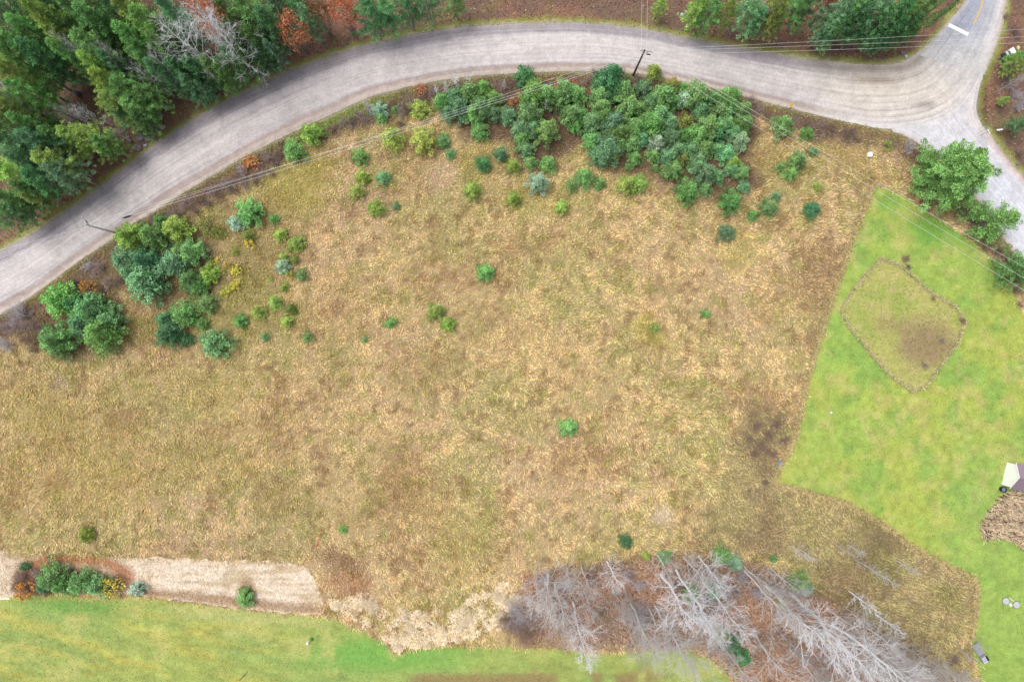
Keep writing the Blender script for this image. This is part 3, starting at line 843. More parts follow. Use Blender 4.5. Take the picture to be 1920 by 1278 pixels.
def bare_tree(seed, h=16.0, spread=3.2, start=.35, nmain=28, nchild=(6, 7), el=(.5, 1.0), r0=.17, up=.09, col=(1, 1, 1)):
    global RNG
    RNG = np.random.default_rng(seed)
    N = 12; wob = RNG.normal(0, .10 * h / 16, (N + 1, 2)).cumsum(0); wob -= wob[0]
    tp = lambda t: np.array([np.interp(t * N, range(N + 1), wob[:, 0]), np.interp(t * N, range(N + 1), wob[:, 1]), h * t])
    tr, br = [], []
    for i in range(N):
        tr.append((*tp(i / N), r0 * (1 - i / N) ** .8 + .02, *tp((i + 1) / N), r0 * (1 - (i + 1) / N) ** .8 + .02))
    a = RNG.uniform(0, 6.3)
    for i in range(nmain):
        t = (i + RNG.uniform(0, 1)) / nmain
        a += 2.4 + RNG.normal(0, .3)
        e = el[0] + (el[1] - el[0]) * t + RNG.normal(0, .1)
        ln = spread * (1.0 - .62 * t) * RNG.uniform(.6, 1.15) * (.55 + .45 * min(1, t * 5))
        limb(br, tp(start + (1 - start) * t * .97), np.array([math.cos(a) * math.cos(e), math.sin(a) * math.cos(e), math.sin(e)]), ln, .014 + .036 * (1 - t) * h / 16, 2, nchild, up)
    return tubes_mesh('trunk', tr, M_pale, 6, col), tubes_mesh('branches', br, M_pale, 3, col)

def twig_bush(seed, R=1.5, h=1.8, nst=34, nchild=(4, 5), r=.016):
    global RNG
    RNG = np.random.default_rng(seed)
    st = []
    for i in range(nst):
        a = RNG.uniform(0, 6.3); e = RNG.uniform(.35, 1.45)
        d = np.array([math.cos(a) * math.cos(e), math.sin(a) * math.cos(e), math.sin(e)])
        p = np.array([*RNG.normal(0, .22 * R, 2), 0.])
        limb(st, p, d, math.hypot(R * math.cos(e), h * math.sin(e)) * RNG.uniform(.7, 1.05), r, 2, nchild, .05, .5, 3)
    return tubes_mesh('stems', st, M_pale, 3)

def shrub_crown(seed, R=1.0, h=1.3, n=26, per=30, lump=.32, ln=.24, wd=.12, bright=.22, low=0.2):
    global RNG
    RNG = np.random.default_rng(seed)
    lumps, segs = [], []
    for i in range(n):
        a = RNG.uniform(0, 6.3); u = RNG.uniform(0, 1) ** .5
        z = h * (low + (1 - low) * math.sqrt(max(0, 1 - u * u)) * RNG.uniform(.55, 1))
        c = (math.cos(a) * u * R, math.sin(a) * u * R, z)
        lumps.append((c, lump * RNG.uniform(.7, 1.2), .85, RNG.uniform(.8, 1.2)))
        segs.append((c[0] * .1, c[1] * .1, 0, .025, *c, .008))
    return leafcloud('crown', lumps, per, ln, wd, bright=bright), tubes_mesh('trunk', segs, M_pale, 4, (.25, .2, .17))

PINES = [young_pine(200 + i, R=2.0, h=5.0 + .5 * (i % 3), nlev=7 + i % 2) for i in range(6)]
SMALLP = [young_pine(230 + i, R=1.0, h=2.0, nlev=5, per=60, lump=.36, ln=.22, wd=.09) for i in range(4)]
TALL = [tall_pine(300 + i, R=[3.6, 4.2, 3.2, 4.6][i], h=16, start=[.25, .3, .2, .35][i], nlev=[12, 11, 14, 10][i], power=[.75, .6, .9, .55][i]) for i in range(4)]
BIGP = [tall_pine(330, R=5.6, h=12, start=.10, nlev=13, per=64, lump=.78, power=.55, ln=.36, wd=.11), tall_pine(331, R=3.4, h=8.5, start=.1, nlev=10, per=46, lump=.62, power=.6, ln=.32, wd=.10)]
BARE = [bare_tree(400, 18, 5.0, .30), bare_tree(401, 18, 4.4, .38, 30), bare_tree(402, 18, 5.6, .26, 24, (5, 6), (.35, .95)), bare_tree(403, 18, 4.2, .42, 30, (5, 6), (.5, 1.0))]
SPREAD = [bare_tree(420, 11, 4.6, .22, 24, (5, 7), (.25, .9), .11), bare_tree(421, 11, 4.0, .14, 26, (6, 7), (.4, 1.0), .10)]
SAPL = [bare_tree(440, 7, 1.5, .2, 18, (4, 5), (.7, 1.2), .05), bare_tree(441, 6, 1.8, .15, 16, (4, 5), (.6, 1.2), .05)]
TWIG = [twig_bush(500 + i) for i in range(3)]
BIGTWIG = [twig_bush(510, 2.2, 2.6, 60, (5, 6), .014)]
OAK = [shrub_crown(600 + i, 2.6, 6.5, 62, 17, .62, .30, .20, .25, .4) for i in range(2)]
SHRUB = [shrub_crown(620 + i) for i in range(3)]
RNG = np.random.default_rng(77)

COLS = {'blue': ('blue-green', (132, 178, 128)), 'green': ('green', (138, 182, 112)), 'dark': ('dark green', (100, 152, 104)), 'yg': ('yellow-green', (172, 196, 104)),
        'yellow': ('yellow', (222, 214, 96)), 'pale': ('pale grey-green', (178, 202, 172)), 'orange': ('orange-brown', (208, 156, 96)), 'rust': ('rust-red', (200, 136, 100)),
        'gold': ('golden yellow', (214, 164, 84)), 'soft': ('green', (150, 196, 116)), 'olive': ('olive', (146, 158, 86)), 'brown': ('brown', (158, 116, 90)),
        'wgreen': ('mid green', (126, 172, 102)), 'wdark': ('dark green', (100, 148, 98)), 'wblue': ('bluish green', (126, 174, 124)), 'wyg': ('bright yellow-green', (160, 186, 102))}
LEAFK = 1.18
def leafcol(cls):
    c = alb(*COLS[cls][1]) * LEAFK * np.clip(RNG.normal(1, .06, 3), .85, 1.15) * np.clip(RNG.normal(1, .11), .75, 1.25)
    return (*[float(v) for v in c], 1.0)

PLANTS = []     # every plant, labelled together at the end of this section
def put(name, cat, meshes, names, px, py, hmid, sx, sz, col, descr, where, group, size_r, tilt=0.0, barkcol=None):
    x, y = W(px, py, hmid)
    rz = RNG.uniform(0, 6.28)
    if len(meshes) == 1:
        o = link(name, meshes[0], None, (x, y, 0), (0, 0, rz), (sx, sx, sz))
        o.color = col
        root = o
    else:
        root = empty(name, (x, y, 0), rz); root.scale = (sx, sx, sz)
        for m, nm in zip(meshes, names):
            c = link(nm, m, root)
            c.color = (barkcol or (1, 1, 1, 1)) if nm == 'trunk' or nm == 'branches' else col
    PLANTS.append((root, px, py, size_r, descr, cat, where, group))
    return root

def sizew(r):
    return 'tiny' if r < 10 else 'small' if r < 17 else 'medium' if r < 26 else 'large'

def pines(where, group, lst):
    for (px, py, r, cls) in lst:
        small = r < 12
        h = max(.9, r / PPM * (1.9 if r < 20 else 2.25))
        if 'grove' in where: h *= 1.3
        if r > 30: h = r / PPM * 2.0
        hm = h * .45
        rr = r / PPM * (H - hm) / H * 1.15
        if small:
            cr, tr = SMALLP[RNG.integers(4)]; sx, sz = rr / 1.0, h / 2.1
        else:
            cr, tr = PINES[RNG.integers(6)]; sx, sz = rr / 2.0, h / 5.5
        put('young_pine', 'pine', [cr, tr], ['crown', 'trunk'], px, py, hm, sx, sz, leafcol(cls), f'{sizew(r)} {COLS[cls][0]} pine', where, group, r)

G1 = 'young pines seeded into the meadow and verge'
pines('in the clump at far left', G1, [(110, 563, 34, 'green'), (169, 580, 34, 'blue'), (190, 620, 36, 'green'), (150, 606, 26, 'blue'), (105, 638, 32, 'green'), (140, 570, 20, 'dark'), (205, 597, 22, 'blue')])
pines('beside the left utility pole', G1, [(241, 444, 26, 'yg'), (288, 441, 26, 'green'), (326, 427, 25, 'yg'), (232, 488, 26, 'blue'), (270, 487, 25, 'dark'), (268, 524, 36, 'blue'), (250, 510, 24, 'blue'),
       (326, 491, 25, 'blue'), (358, 470, 24, 'green'), (357, 527, 22, 'green'), (390, 514, 18, 'yg'), (372, 535, 16, 'green'), (300, 415, 14, 'green'), (335, 470, 18, 'green')])
pines('below the left utility pole clump', G1, [(344, 590, 24, 'green'), (385, 570, 19, 'green'), (377, 606, 13, 'green'), (316, 625, 24, 'dark'), (308, 597, 15, 'dark'), (349, 636, 11, 'dark'), (400, 645, 26, 'blue')])
pines('in the left part of meadow', G1, [(466, 394, 23, 'green'), (441, 418, 14, 'pale'), (460, 412, 14, 'green'), (465, 442, 11, 'yg'), (513, 410, 9, 'green'), (526, 439, 12, 'yg'), (554, 457, 15, 'yg'),
       (532, 481, 8, 'yg'), (551, 488, 8, 'olive'), (529, 500, 14, 'pale'), (564, 515, 11, 'green'), (532, 539, 8, 'yg'), (515, 566, 13, 'yg'), (545, 580, 10, 'olive'), (538, 602, 11, 'yg'), (482, 585, 13, 'yg'),
       (450, 602, 13, 'green'), (496, 632, 8, 'green'), (576, 632, 10, 'green'), (440, 472, 6, 'yg')])
pines('near the road at upper left', G1, [(582, 250, 20, 'yg'), (549, 281, 20, 'green'), (674, 292, 15, 'green'), (679, 331, 13, 'yg'), (668, 358, 14, 'yg'), (718, 333, 13, 'blue'), (702, 391, 16, 'yg'), (742, 386, 7, 'blue'),
       (732, 257, 20, 'yg'), (792, 262, 23, 'yg'), (830, 264, 14, 'green'), (844, 288, 9, 'blue'), (712, 206, 15, 'pale'), (740, 206, 8, 'green'), (786, 204, 18, 'yg'), (715, 220, 11, 'green')])
pines('in left part of roadside grove', 'young pines crowded in the roadside grove', [(828, 188, 16, 'green'), (853, 180, 19, 'blue'), (880, 172, 21, 'green'), (860, 200, 22, 'blue'), (900, 200, 22, 'green'), (885, 215, 18, 'green'), (840, 212, 15, 'blue'),
       (925, 185, 16, 'green'), (905, 165, 15, 'green'), (925, 212, 16, 'blue'), (897, 246, 16, 'green'), (983, 143, 19, 'dark'), (1002, 172, 25, 'green'), (1024, 178, 20, 'green'), (990, 190, 16, 'green'),
       (953, 216, 17, 'blue'), (995, 212, 24, 'green'), (1023, 245, 22, 'green'), (975, 240, 17, 'blue'), (1000, 240, 18, 'blue'), (980, 258, 17, 'green'), (986, 280, 15, 'green'), (993, 303, 12, 'green'),
       (1060, 170, 20, 'green'), (1080, 178, 19, 'green'), (1072, 216, 21, 'green'), (1052, 193, 15, 'green'), (1080, 235, 14, 'green')])
pines("along the main grove's road side", 'young pines crowded in the roadside grove', [(1146, 146, 27, 'dark'), (1130, 155, 18, 'blue'), (1125, 180, 19, 'green'), (1168, 168, 22, 'green'), (1227, 134, 14, 'yg'), (1206, 165, 17, 'blue'), (1245, 180, 25, 'green'), (1225, 188, 18, 'blue'),
       (1282, 186, 15, 'pale'), (1265, 192, 14, 'green'), (1305, 176, 23, 'green'), (1333, 187, 17, 'green'), (1368, 183, 23, 'green'), (1393, 206, 20, 'green'), (1350, 205, 18, 'green'), (1262, 160, 13, 'olive'), (1280, 165, 12, 'green'),
       (1129, 202, 19, 'green'), (1178, 200, 23, 'green'), (1200, 205, 18, 'green'), (1238, 213, 18, 'blue'), (1315, 205, 17, 'blue')])
pines('in middle of the main grove', 'young pines crowded in the roadside grove', [(1109, 229, 21, 'blue'), (1153, 226, 20, 'blue'), (1162, 248, 20, 'green'), (1192, 238, 20, 'green'), (1224, 232, 23, 'green'), (1255, 232, 19, 'blue'), (1284, 229, 17, 'olive'), (1326, 236, 22, 'green'), (1361, 232, 18, 'blue'),
       (1395, 232, 20, 'green'), (1386, 262, 19, 'pale'), (1375, 250, 17, 'blue'), (1345, 250, 16, 'dark'), (1310, 250, 18, 'green'), (1290, 252, 16, 'green'), (1135, 215, 14, 'green'), (1210, 222, 15, 'green'), (1365, 210, 16, 'green'), (1090, 214, 12, 'green')])
pines("along the main grove's meadow side", 'young pines crowded in the roadside grove', [(1259, 258, 20, 'blue'), (1231, 268, 18, 'pale'), (1266, 282, 18, 'blue'), (1294, 280, 17, 'blue'), (1322, 276, 18, 'green'), (1110, 262, 19, 'green'), (1136, 280, 26, 'blue'), (1125, 292, 18, 'blue'), (1150, 292, 12, 'yg'), (1165, 268, 14, 'green'), (1185, 268, 17, 'green'), (1205, 258, 16, 'blue'),
       (1225, 292, 13, 'green'), (1250, 292, 14, 'blue'), (1280, 298, 13, 'olive'), (1310, 298, 13, 'blue'), (1345, 280, 14, 'blue')])
pines('in front of the roadside grove', 'young pines standing in front of the roadside grove', [(906, 308, 15, 'dark'), (885, 356, 15, 'yg'), (939, 289, 13, 'blue'), (1027, 306, 16, 'green'), (962, 310, 13, 'yg'), (1009, 342, 19, 'pale'), (963, 372, 13, 'yg'), (1053, 387, 12, 'yg'),
       (1095, 332, 17, 'green'), (1073, 347, 11, 'green'), (1125, 343, 11, 'green'), (1175, 345, 17, 'yg'), (1195, 345, 17, 'yg'), (1190, 297, 13, 'green'), (1178, 312, 6, 'green'), (1229, 313, 7, 'green'), (1263, 318, 17, 'green'), (1250, 325, 11, 'green'), (1319, 324, 21, 'blue'), (1307, 312, 16, 'blue'), (1344, 330, 14, 'blue'),
       (1291, 357, 21, 'green'), (1322, 352, 14, 'green'), (1361, 287, 18, 'blue'), (1374, 303, 13, 'yg'), (1373, 316, 13, 'blue'), (1391, 322, 14, 'green'), (1396, 350, 10, 'blue'), (1372, 377, 20, 'green'), (1363, 435, 16, 'blue')])
pines('right of the roadside grove', 'young pines scattered right of the grove', [(1468, 234, 19, 'green'), (1513, 250, 12, 'green'), (1496, 300, 17, 'green'), (1481, 325, 13, 'green'), (1463, 313, 8, 'green'), (1525, 284, 8, 'blue'), (1533, 349, 8, 'yg'), (1455, 368, 9, 'blue'), (1442, 388, 16, 'green'), (1412, 403, 9, 'green'), (1523, 391, 15, 'dark')])
pines('in the open meadow', 'lone young pines in the open meadow', [(912, 510, 16, 'green'), (817, 584, 15, 'yg'), (839, 608, 13, 'yg'), (731, 606, 10, 'green'), (683, 636, 6, 'green'), (1227, 614, 9, 'yg'), (1323, 589, 8, 'green'), (1068, 801, 17, 'green'), (160, 1003, 14, 'olive'), (643, 993, 7, 'green')])
pines('at edge of bare wood', 'young evergreens along the bare wood', [(1174, 1015, 12, 'dark'), (1213, 1043, 8, 'yg'), (1246, 1045, 13, 'green'), (1355, 1042, 17, 'green'), (1380, 1058, 15, 'pale'), (1497, 1092, 19, 'green'), (1510, 1105, 14, 'pale'), (1450, 1048, 7, 'green'), (1297, 1114, 16, 'green'), (1340, 1112, 14, 'dark'), (1370, 1210, 18, 'dark'), (1392, 1232, 16, 'dark'), (1465, 1132, 9, 'yg'), (1355, 1190, 14, 'olive')])
pines('in the lower left straw bed', 'evergreen shrubs in the straw bed', [(98, 1082, 26, 'green'), (120, 1096, 20, 'green'), (148, 1094, 23, 'green'), (182, 1099, 19, 'blue'), (255, 1104, 14, 'pale'), (459, 1122, 16, 'green'), (460, 1110, 10, 'green'), (80, 1100, 14, 'dark'), (45, 1062, 9, 'dark')])

# yellow and orange shrubs
def shrubs(where, group, lst, name='shrub', cat='shrub', protos=SHRUB, noun='leafy shrub', hk=1.2):
    for (px, py, r, cls) in lst:
        h = r / PPM * hk
        cr, tr = protos[RNG.integers(len(protos))]
        sx = r / PPM / 1.05
        put(name, cat, [cr, tr], ['crown', 'trunk'], px, py, h * .5, sx, sx * hk / 1.2, leafcol(cls), f'{sizew(r)} {COLS[cls][0]} {noun}', where, group, r)
shrubs('in the left part of the meadow', 'yellow shrubs in the left meadow', [(430, 500, 11, 'yellow'), (443, 506, 11, 'yellow'), (432, 540, 10, 'yellow'), (445, 532, 11, 'yellow'), (421, 549, 8, 'yellow'), (397, 494, 7, 'yellow'), (408, 487, 6, 'yellow'), (468, 458, 10, 'yellow'), (541, 514, 9, 'yellow'), (507, 522, 5, 'yg')])
shrubs('on the gravel road verge', 'autumn shrubs on the road verge', [(470, 306, 17, 'orange'), (166, 536, 17, 'orange'), (1047, 160, 9, 'orange'), (1075, 153, 8, 'rust'), (966, 190, 12, 'rust'), (975, 176, 8, 'orange'), (1666, 273, 10, 'yg'), (1350, 203, 6, 'gold'), (1260, 150, 6, 'gold'), (788, 168, 13, 'rust'), (390, 425, 20, 'olive'), (410, 437, 12, 'olive')])
shrubs('in the lower left straw bed', 'evergreen shrubs in the straw bed', [(209, 1097, 22, 'yellow'), (48, 1106, 20, 'gold')])

# tall wood pines
def wood(where, group, lst):
    for (px, py, h, rm, cls) in lst:
        dd = -float(roadd(np.array([float(px)]), np.array([float(py)]))[0])
        rm = max(.7, min(rm, (dd - 30) / PPM * 1.12))       # the bank between wood and road stays open
        cr, tr = TALL[RNG.integers(4)]
        hm = h * .72
        put('pine_tree', 'tree', [cr, tr], ['crown', 'trunk'], px, py, hm, rm / 3.8, h / 16, leafcol(cls), f'{"tall" if h > 15 else "mid-height" if h > 10 else "short"} {COLS[cls][0]} pine', where, group, rm * PPM)
wood('in wood at far upper left', 'pines of the upper left wood', [(25, 30, 18, 3.6, 'wdark'), (95, 35, 20, 3.6, 'wyg'), (115, 65, 18, 3.0, 'wyg'), (30, 85, 18, 3.8, 'wgreen'), (75, 100, 16, 3.2, 'wdark'), (145, 20, 18, 3.6, 'wgreen'),
      (185, 40, 17, 3.6, 'wgreen'), (175, 85, 16, 3.2, 'wgreen'), (130, 100, 15, 2.8, 'wgreen'), (140, 60, 16, 3.0, 'wgreen'), (60, 60, 17, 3.2, 'wgreen'), (20, 135, 17, 3.2, 'wyg'), (45, 120, 15, 3.0, 'wgreen'), (225, 25, 16, 3.4, 'wdark'), (100, 10, 18, 3.2, 'wdark'), (55, 5, 18, 3.4, 'wgreen'), (180, 5, 17, 3.2, 'wgreen')])
wood('in wood left of grey rocks', 'pines of the upper left wood', [(15, 185, 17, 3.4, 'wyg'), (50, 178, 15, 2.8, 'wgreen'), (30, 215, 16, 3.2, 'wyg'), (10, 240, 17, 3.4, 'wgreen'), (55, 235, 15, 3.0, 'wgreen'), (25, 270, 15, 3.4, 'wblue'), (65, 265, 14, 3.0, 'wblue'), (105, 255, 12, 2.6, 'wgreen'), (135, 252, 11, 2.6, 'wyg'), (165, 258, 10, 2.6, 'wyg'), (190, 268, 9, 2.2, 'wgreen'),
      (50, 300, 14, 3.0, 'wblue'), (95, 300, 13, 2.8, 'wyg'), (115, 320, 12, 2.5, 'wblue'), (20, 325, 13, 3.2, 'wyg'), (75, 330, 12, 2.8, 'wdark'), (50, 350, 11, 2.6, 'wgreen'), (15, 370, 11, 2.8, 'wgreen'), (25, 395, 9, 2.4, 'wblue'), (5, 405, 10, 2.2, 'wgreen'), (60, 372, 9, 1.6, 'wyg')])
wood('in wood right of grey rocks', 'pines of the upper left wood', [(200, 150, 13, 3.0, 'wyg'), (235, 160, 12, 3.2, 'wgreen'), (215, 185, 11, 3.0, 'wyg'), (250, 195, 10, 2.8, 'wgreen'), (262, 225, 8, 2.2, 'wgreen'), (225, 210, 9, 2.4, 'wdark'), (180, 120, 14, 2.8, 'wyg'), (270, 175, 10, 2.4, 'wgreen'), (215, 120, 14, 2.6, 'wdark'),
      (250, 75, 16, 3.4, 'wgreen'), (255, 25, 17, 3.2, 'wyg'), (285, 45, 17, 3.2, 'wgreen'), (270, 105, 14, 3.0, 'wgreen'), (305, 85, 15, 2.6, 'wgreen'), (320, 20, 17, 3.0, 'wblue'), (300, 130, 13, 2.8, 'wdark'), (335, 130, 12, 3.0, 'wdark'), (365, 125, 12, 3.0, 'wdark'), (355, 155, 10, 2.6, 'wblue'), (395, 125, 11, 3.0, 'wgreen'), (380, 165, 9, 2.2, 'wblue'), (415, 135, 10, 2.6, 'wgreen'),
      (435, 105, 11, 3.0, 'wdark'), (455, 110, 10, 2.6, 'wgreen'), (440, 60, 14, 3.2, 'wgreen'), (430, 20, 16, 3.4, 'wgreen'), (470, 25, 15, 3.4, 'wgreen'), (475, 70, 12, 3.2, 'wgreen'), (500, 40, 14, 3.0, 'wdark'), (508, 92, 10, 1.8, 'wblue'), (490, 100, 10, 2.2, 'wdark'), (515, 6, 12, 2.4, 'wdark'), (345, 50, 12, 2.4, 'wblue')])
wood('along wood edge at top middle', 'pines of the upper middle wood edge', [(560, 4, 12, 2.4, 'wdark'), (690, 22, 12, 2.8, 'wdark'), (725, 20, 11, 2.4, 'wblue'), (760, 8, 11, 2.2, 'wdark'), (800, 2, 11, 2.0, 'wblue'), (575, 30, 12, 2.0, 'wblue'), (850, -8, 10, 2.0, 'wgreen'), (1238, 8, 6, 1.3, 'wyg')])
wood('in the wood at top right', 'pines of the upper right wood', [(1310, 8, 11, 2.2, 'wyg'), (1335, 15, 11, 2.2, 'wgreen'), (1365, 16, 10, 1.8, 'olive'), (1405, 20, 11, 2.4, 'wblue'), (1425, 32, 9, 2.0, 'wblue'), (1455, 10, 12, 2.4, 'olive'), (1448, 40, 9, 1.8, 'olive'), (1492, 6, 12, 2.2, 'wgreen'), (1520, 4, 12, 2.2, 'wdark'), (1560, 45, 11, 1.9, 'wblue'), (1572, 22, 13, 2.3, 'wblue'), (1562, 62, 9, 1.6, 'wgreen'), (1590, 20, 13, 2.2, 'wgreen'), (1620, 10, 14, 2.8, 'wblue'), (1648, 15, 14, 2.6, 'wblue'), (1612, 45, 9, 1.6, 'wdark'),
      (1680, 22, 13, 2.8, 'wdark'), (1705, 10, 13, 2.8, 'wgreen'), (1735, 12, 12, 2.6, 'wgreen'), (1760, 8, 12, 2.4, 'wgreen'), (1680, 50, 11, 2.2, 'wdark'), (1710, 45, 10, 2.4, 'wdark'), (1735, 38, 9, 2.0, 'wgreen'), (1770, 25, 9, 1.8, 'wgreen'), (1660, 65, 9, 1.8, 'wdark'), (1690, 68, 7, 1.6, 'wgreen'), (1715, 62, 6, 1.4, 'wgreen'), (1640, 60, 8, 1.4, 'wdark'), (1785, 10, 9, 1.8, 'wgreen'), (1590, 66, 4, .9, 'wyg'), (1612, 68, 4, .8, 'wyg'), (1655, 40, 12, 2.0, 'wdark')])
wood('on corner right of junction', 'pines on the junction corner', [(1906, 120, 5, 1.7, 'wyg'), (1918, 228, 6, 1.4, 'wdark'), (1885, 186, 3, .8, 'wyg'), (1915, 105, 6, 1.5, 'wgreen')])
# three big pines beside the side road
for (px, py, k, h, rm, cls, ds) in [(1786, 330, 0, 11.5, 5.9, 'soft', 'very large green pine'), (1862, 416, 1, 8.0, 3.35, 'soft', 'big green pine'), (1907, 506, 1, 7.0, 3.0, 'wgreen', 'broad mid green pine')]:
    cr, tr = BIGP[k]
    hm = h * .45
    put('pine_tree', 'tree', [cr, tr], ['crown', 'trunk'], px, py, hm, rm / (5.6 if k == 0 else 3.4), h / (12 if k == 0 else 8.5), (*[float(v) * 1.0 for v in alb(*COLS[cls][1])], 1.0), ds, 'beside the pale side road', 'big pines beside the side road', rm * PPM)

# rust oaks
for (px, py, h, rm, cls, wh) in [(546, 54, 12, 2.2, 'rust', 'at wood edge above gravel road'), (594, 22, 12, 1.7, 'brown', 'at wood edge above gravel road'), (640, 18, 12, 2.0, 'rust', 'at wood edge above gravel road'), (402, 33, 19, 2.6, 'rust', 'in the upper left wood'), (432, 55, 12, 1.0, 'rust', 'in the upper left wood'),
                                 (40, 375, 7, 1.4, 'rust', 'at the left end of the roadside wood'), (1597, 42, 8, .9, 'rust', 'in the wood at top right'), (1550, 14, 9, 1.2, 'brown', 'in the wood at top right')]:
    cr, tr = OAK[RNG.integers(2)]
    put('oak_tree', 'tree', [cr, tr], ['crown', 'trunk'], px, py, h * .65, rm / 2.7, h / 6.8, leafcol(cls), f'{"large" if rm > 2 else "small"} {COLS[cls][0]} oak in autumn leaf', wh, 'autumn oaks along the wood edge', rm * PPM)

# bare trees, given by the foot of the trunk
def bares(where, group, protos, lst, ph=18, name='bare_tree', noun='bare tree', hf=0.0):
    for (px, py, h, sp, tone) in lst:
        tr, br = protos[RNG.integers(len(protos))]
        c = {'w': (254, 254, 260), 'g': (226, 222, 222), 'd': (178, 172, 172), 'b': (204, 194, 186)}[tone]
        c = (*[float(v) for v in alb(*c)], 1)
        nm = {'w': 'white', 'g': 'pale grey', 'd': 'dark grey', 'b': 'brownish grey'}[tone]
        s = 'tall' if h > 18 else 'medium' if h > 12 else 'small'
        put(name, 'tree', [tr, br], ['trunk', 'branches'], px, py, h * hf, h / ph * sp, h / ph, (1, 1, 1, 1), f'{s} {nm} {noun}', where, group, h * 5, barkcol=c)
G2 = 'bare deciduous trees of the lower wood'
bares('in left half of bare wood', G2, SPREAD, [(1026, 1075, 14, 1.1, 'g'), (1040, 1095, 15, 1.0, 'g'), (1090, 1058, 12, .8, 'g'), (1138, 1052, 12, .85, 'w'), (1062, 1060, 10, .9, 'g'), (1036, 1120, 14, .9, 'b'), (1096, 1110, 11, .8, 'g'), (1150, 1105, 11, .8, 'b'), (1006, 1100, 11, 1.0, 'g'), (1215, 1140, 15, .8, 'g')], 11)
bares('towards the lower lawn in bare wood', G2, BARE, [(1074, 1128, 21, .8, 'w'), (1182, 1130, 21, .7, 'g'), (1168, 1150, 18, .8, 'b')])
bares('in the middle of the bare wood', G2, BARE, [(1240, 1076, 19, 1.1, 'w'), (1268, 1068, 23, .8, 'w'), (1318, 1090, 21, .8, 'w'), (1228, 1135, 21, .8, 'g'), (1245, 1150, 23, .8, 'g'), (1346, 1195, 18, .8, 'g'), (1290, 1120, 17, .9, 'g'), (1310, 1150, 16, .9, 'd')])
bares('at the meadow side of bare wood', G2, SPREAD, [(1232, 1040, 11, .9, 'g'), (1280, 1042, 12, .9, 'g'), (1310, 1042, 13, 1.0, 'w'), (1335, 1068, 12, .9, 'd'), (1396, 1062, 11, .8, 'g')], 11)
bares('in right half of bare wood', G2, BARE, [(1395, 1068, 22, .8, 'g'), (1435, 1098, 25, .9, 'w'), (1482, 1112, 27, 1.0, 'w'), (1418, 1190, 19, .9, 'g'), (1450, 1170, 20, .8, 'd'), (1560, 1172, 26, .8, 'w'), (1420, 1075, 18, .9, 'd'), (1530, 1205, 20, .8, 'g'), (1480, 1215, 18, .8, 'g'), (1640, 1235, 18, .9, 'g')])
bares('on right fringe of wood', G2, SPREAD, [(1605, 1160, 12, .9, 'g'), (1645, 1188, 12, 1.0, 'b'), (1695, 1210, 11, 1.0, 'b'), (1590, 1225, 13, 1.0, 'b'), (1722, 1245, 12, 1.0, 'b'), (1550, 1138, 11, .9, 'g'), (1445, 1064, 11, .9, 'g'), (1660, 1235, 12, 1.0, 'g'), (1770, 1250, 9, 1.0, 'b'), (1620, 1200, 14, 1.0, 'g'), (1670, 1215, 12, 1.0, 'g'), (1700, 1232, 12, 1.0, 'g'), (1745, 1238, 10, 1.0, 'g'), (1640, 1255, 14, 1.0, 'g'), (1580, 1190, 14, .9, 'g'), (1560, 1245, 15, .9, 'g'), (1510, 1235, 15, .9, 'b'), (1785, 1258, 8, 1.1, 'g')], 11)
bares('in rough grass beside the wood', 'bare saplings in the rough grass', SAPL, [(1480, 1022, 8, .9, 'g'), (1500, 1030, 7, 1.0, 'g'), (1560, 1015, 8, .9, 'b'), (1588, 1020, 7, 1.0, 'g'), (1600, 1045, 9, .9, 'b'), (1622, 1058, 9, 1.0, 'g'), (1680, 1050, 7, .9, 'g'), (1592, 1108, 10, 1.1, 'w'), (1640, 1150, 9, 1.2, 'w'), (1820, 1195, 5, 1.0, 'b'), (1795, 1215, 6, 1.2, 'b')], 7, 'bare_sapling', 'bare sapling')
bares('on verge left of grove', 'pale bare saplings on the verge', SAPL, [(858, 168, 6, 1.1, 'w'), (838, 175, 5, 1.0, 'w'), (880, 165, 5.5, 1.1, 'w'), (822, 180, 4.5, 1.0, 'w'), (693, 205, 4, 1.0, 'g'), (945, 168, 4, 1.0, 'g'), (1022, 205, 4, 1.0, 'g')], 7, 'bare_sapling', 'bare sapling')
bares('in the wood at upper left', 'bare trees of the upper left wood', SPREAD, [(352, 78, 18, .85, 'w'), (402, 62, 19, .85, 'w'), (432, 92, 16, .7, 'w'), (378, 12, 19, .7, 'w'), (308, 122, 13, .6, 'w'), (278, 146, 11, .65, 'w'), (130, 212, 9, .7, 'w'), (160, 218, 9, .7, 'w'), (207, 232, 7, .6, 'g'), (218, 250, 6, .6, 'g'), (386, 118, 13, .35, 'w'), (158, 100, 17, .3, 'w'), (22, 180, 17, .5, 'w'), (222, 108, 15, .5, 'g')], 11, hf=.7)
bares('in the wood at top right', 'bare trees of the upper right wood', SPREAD, [(1415, 38, 10, .6, 'w'), (1400, 30, 9, .5, 'g'), (1525, 30, 8, .5, 'g'), (1880, 165, 6, .6, 'g'), (1860, 175, 6, .7, 'd'), (1895, 200, 5, .7, 'd'), (1545, 40, 7, .5, 'b')], 11)

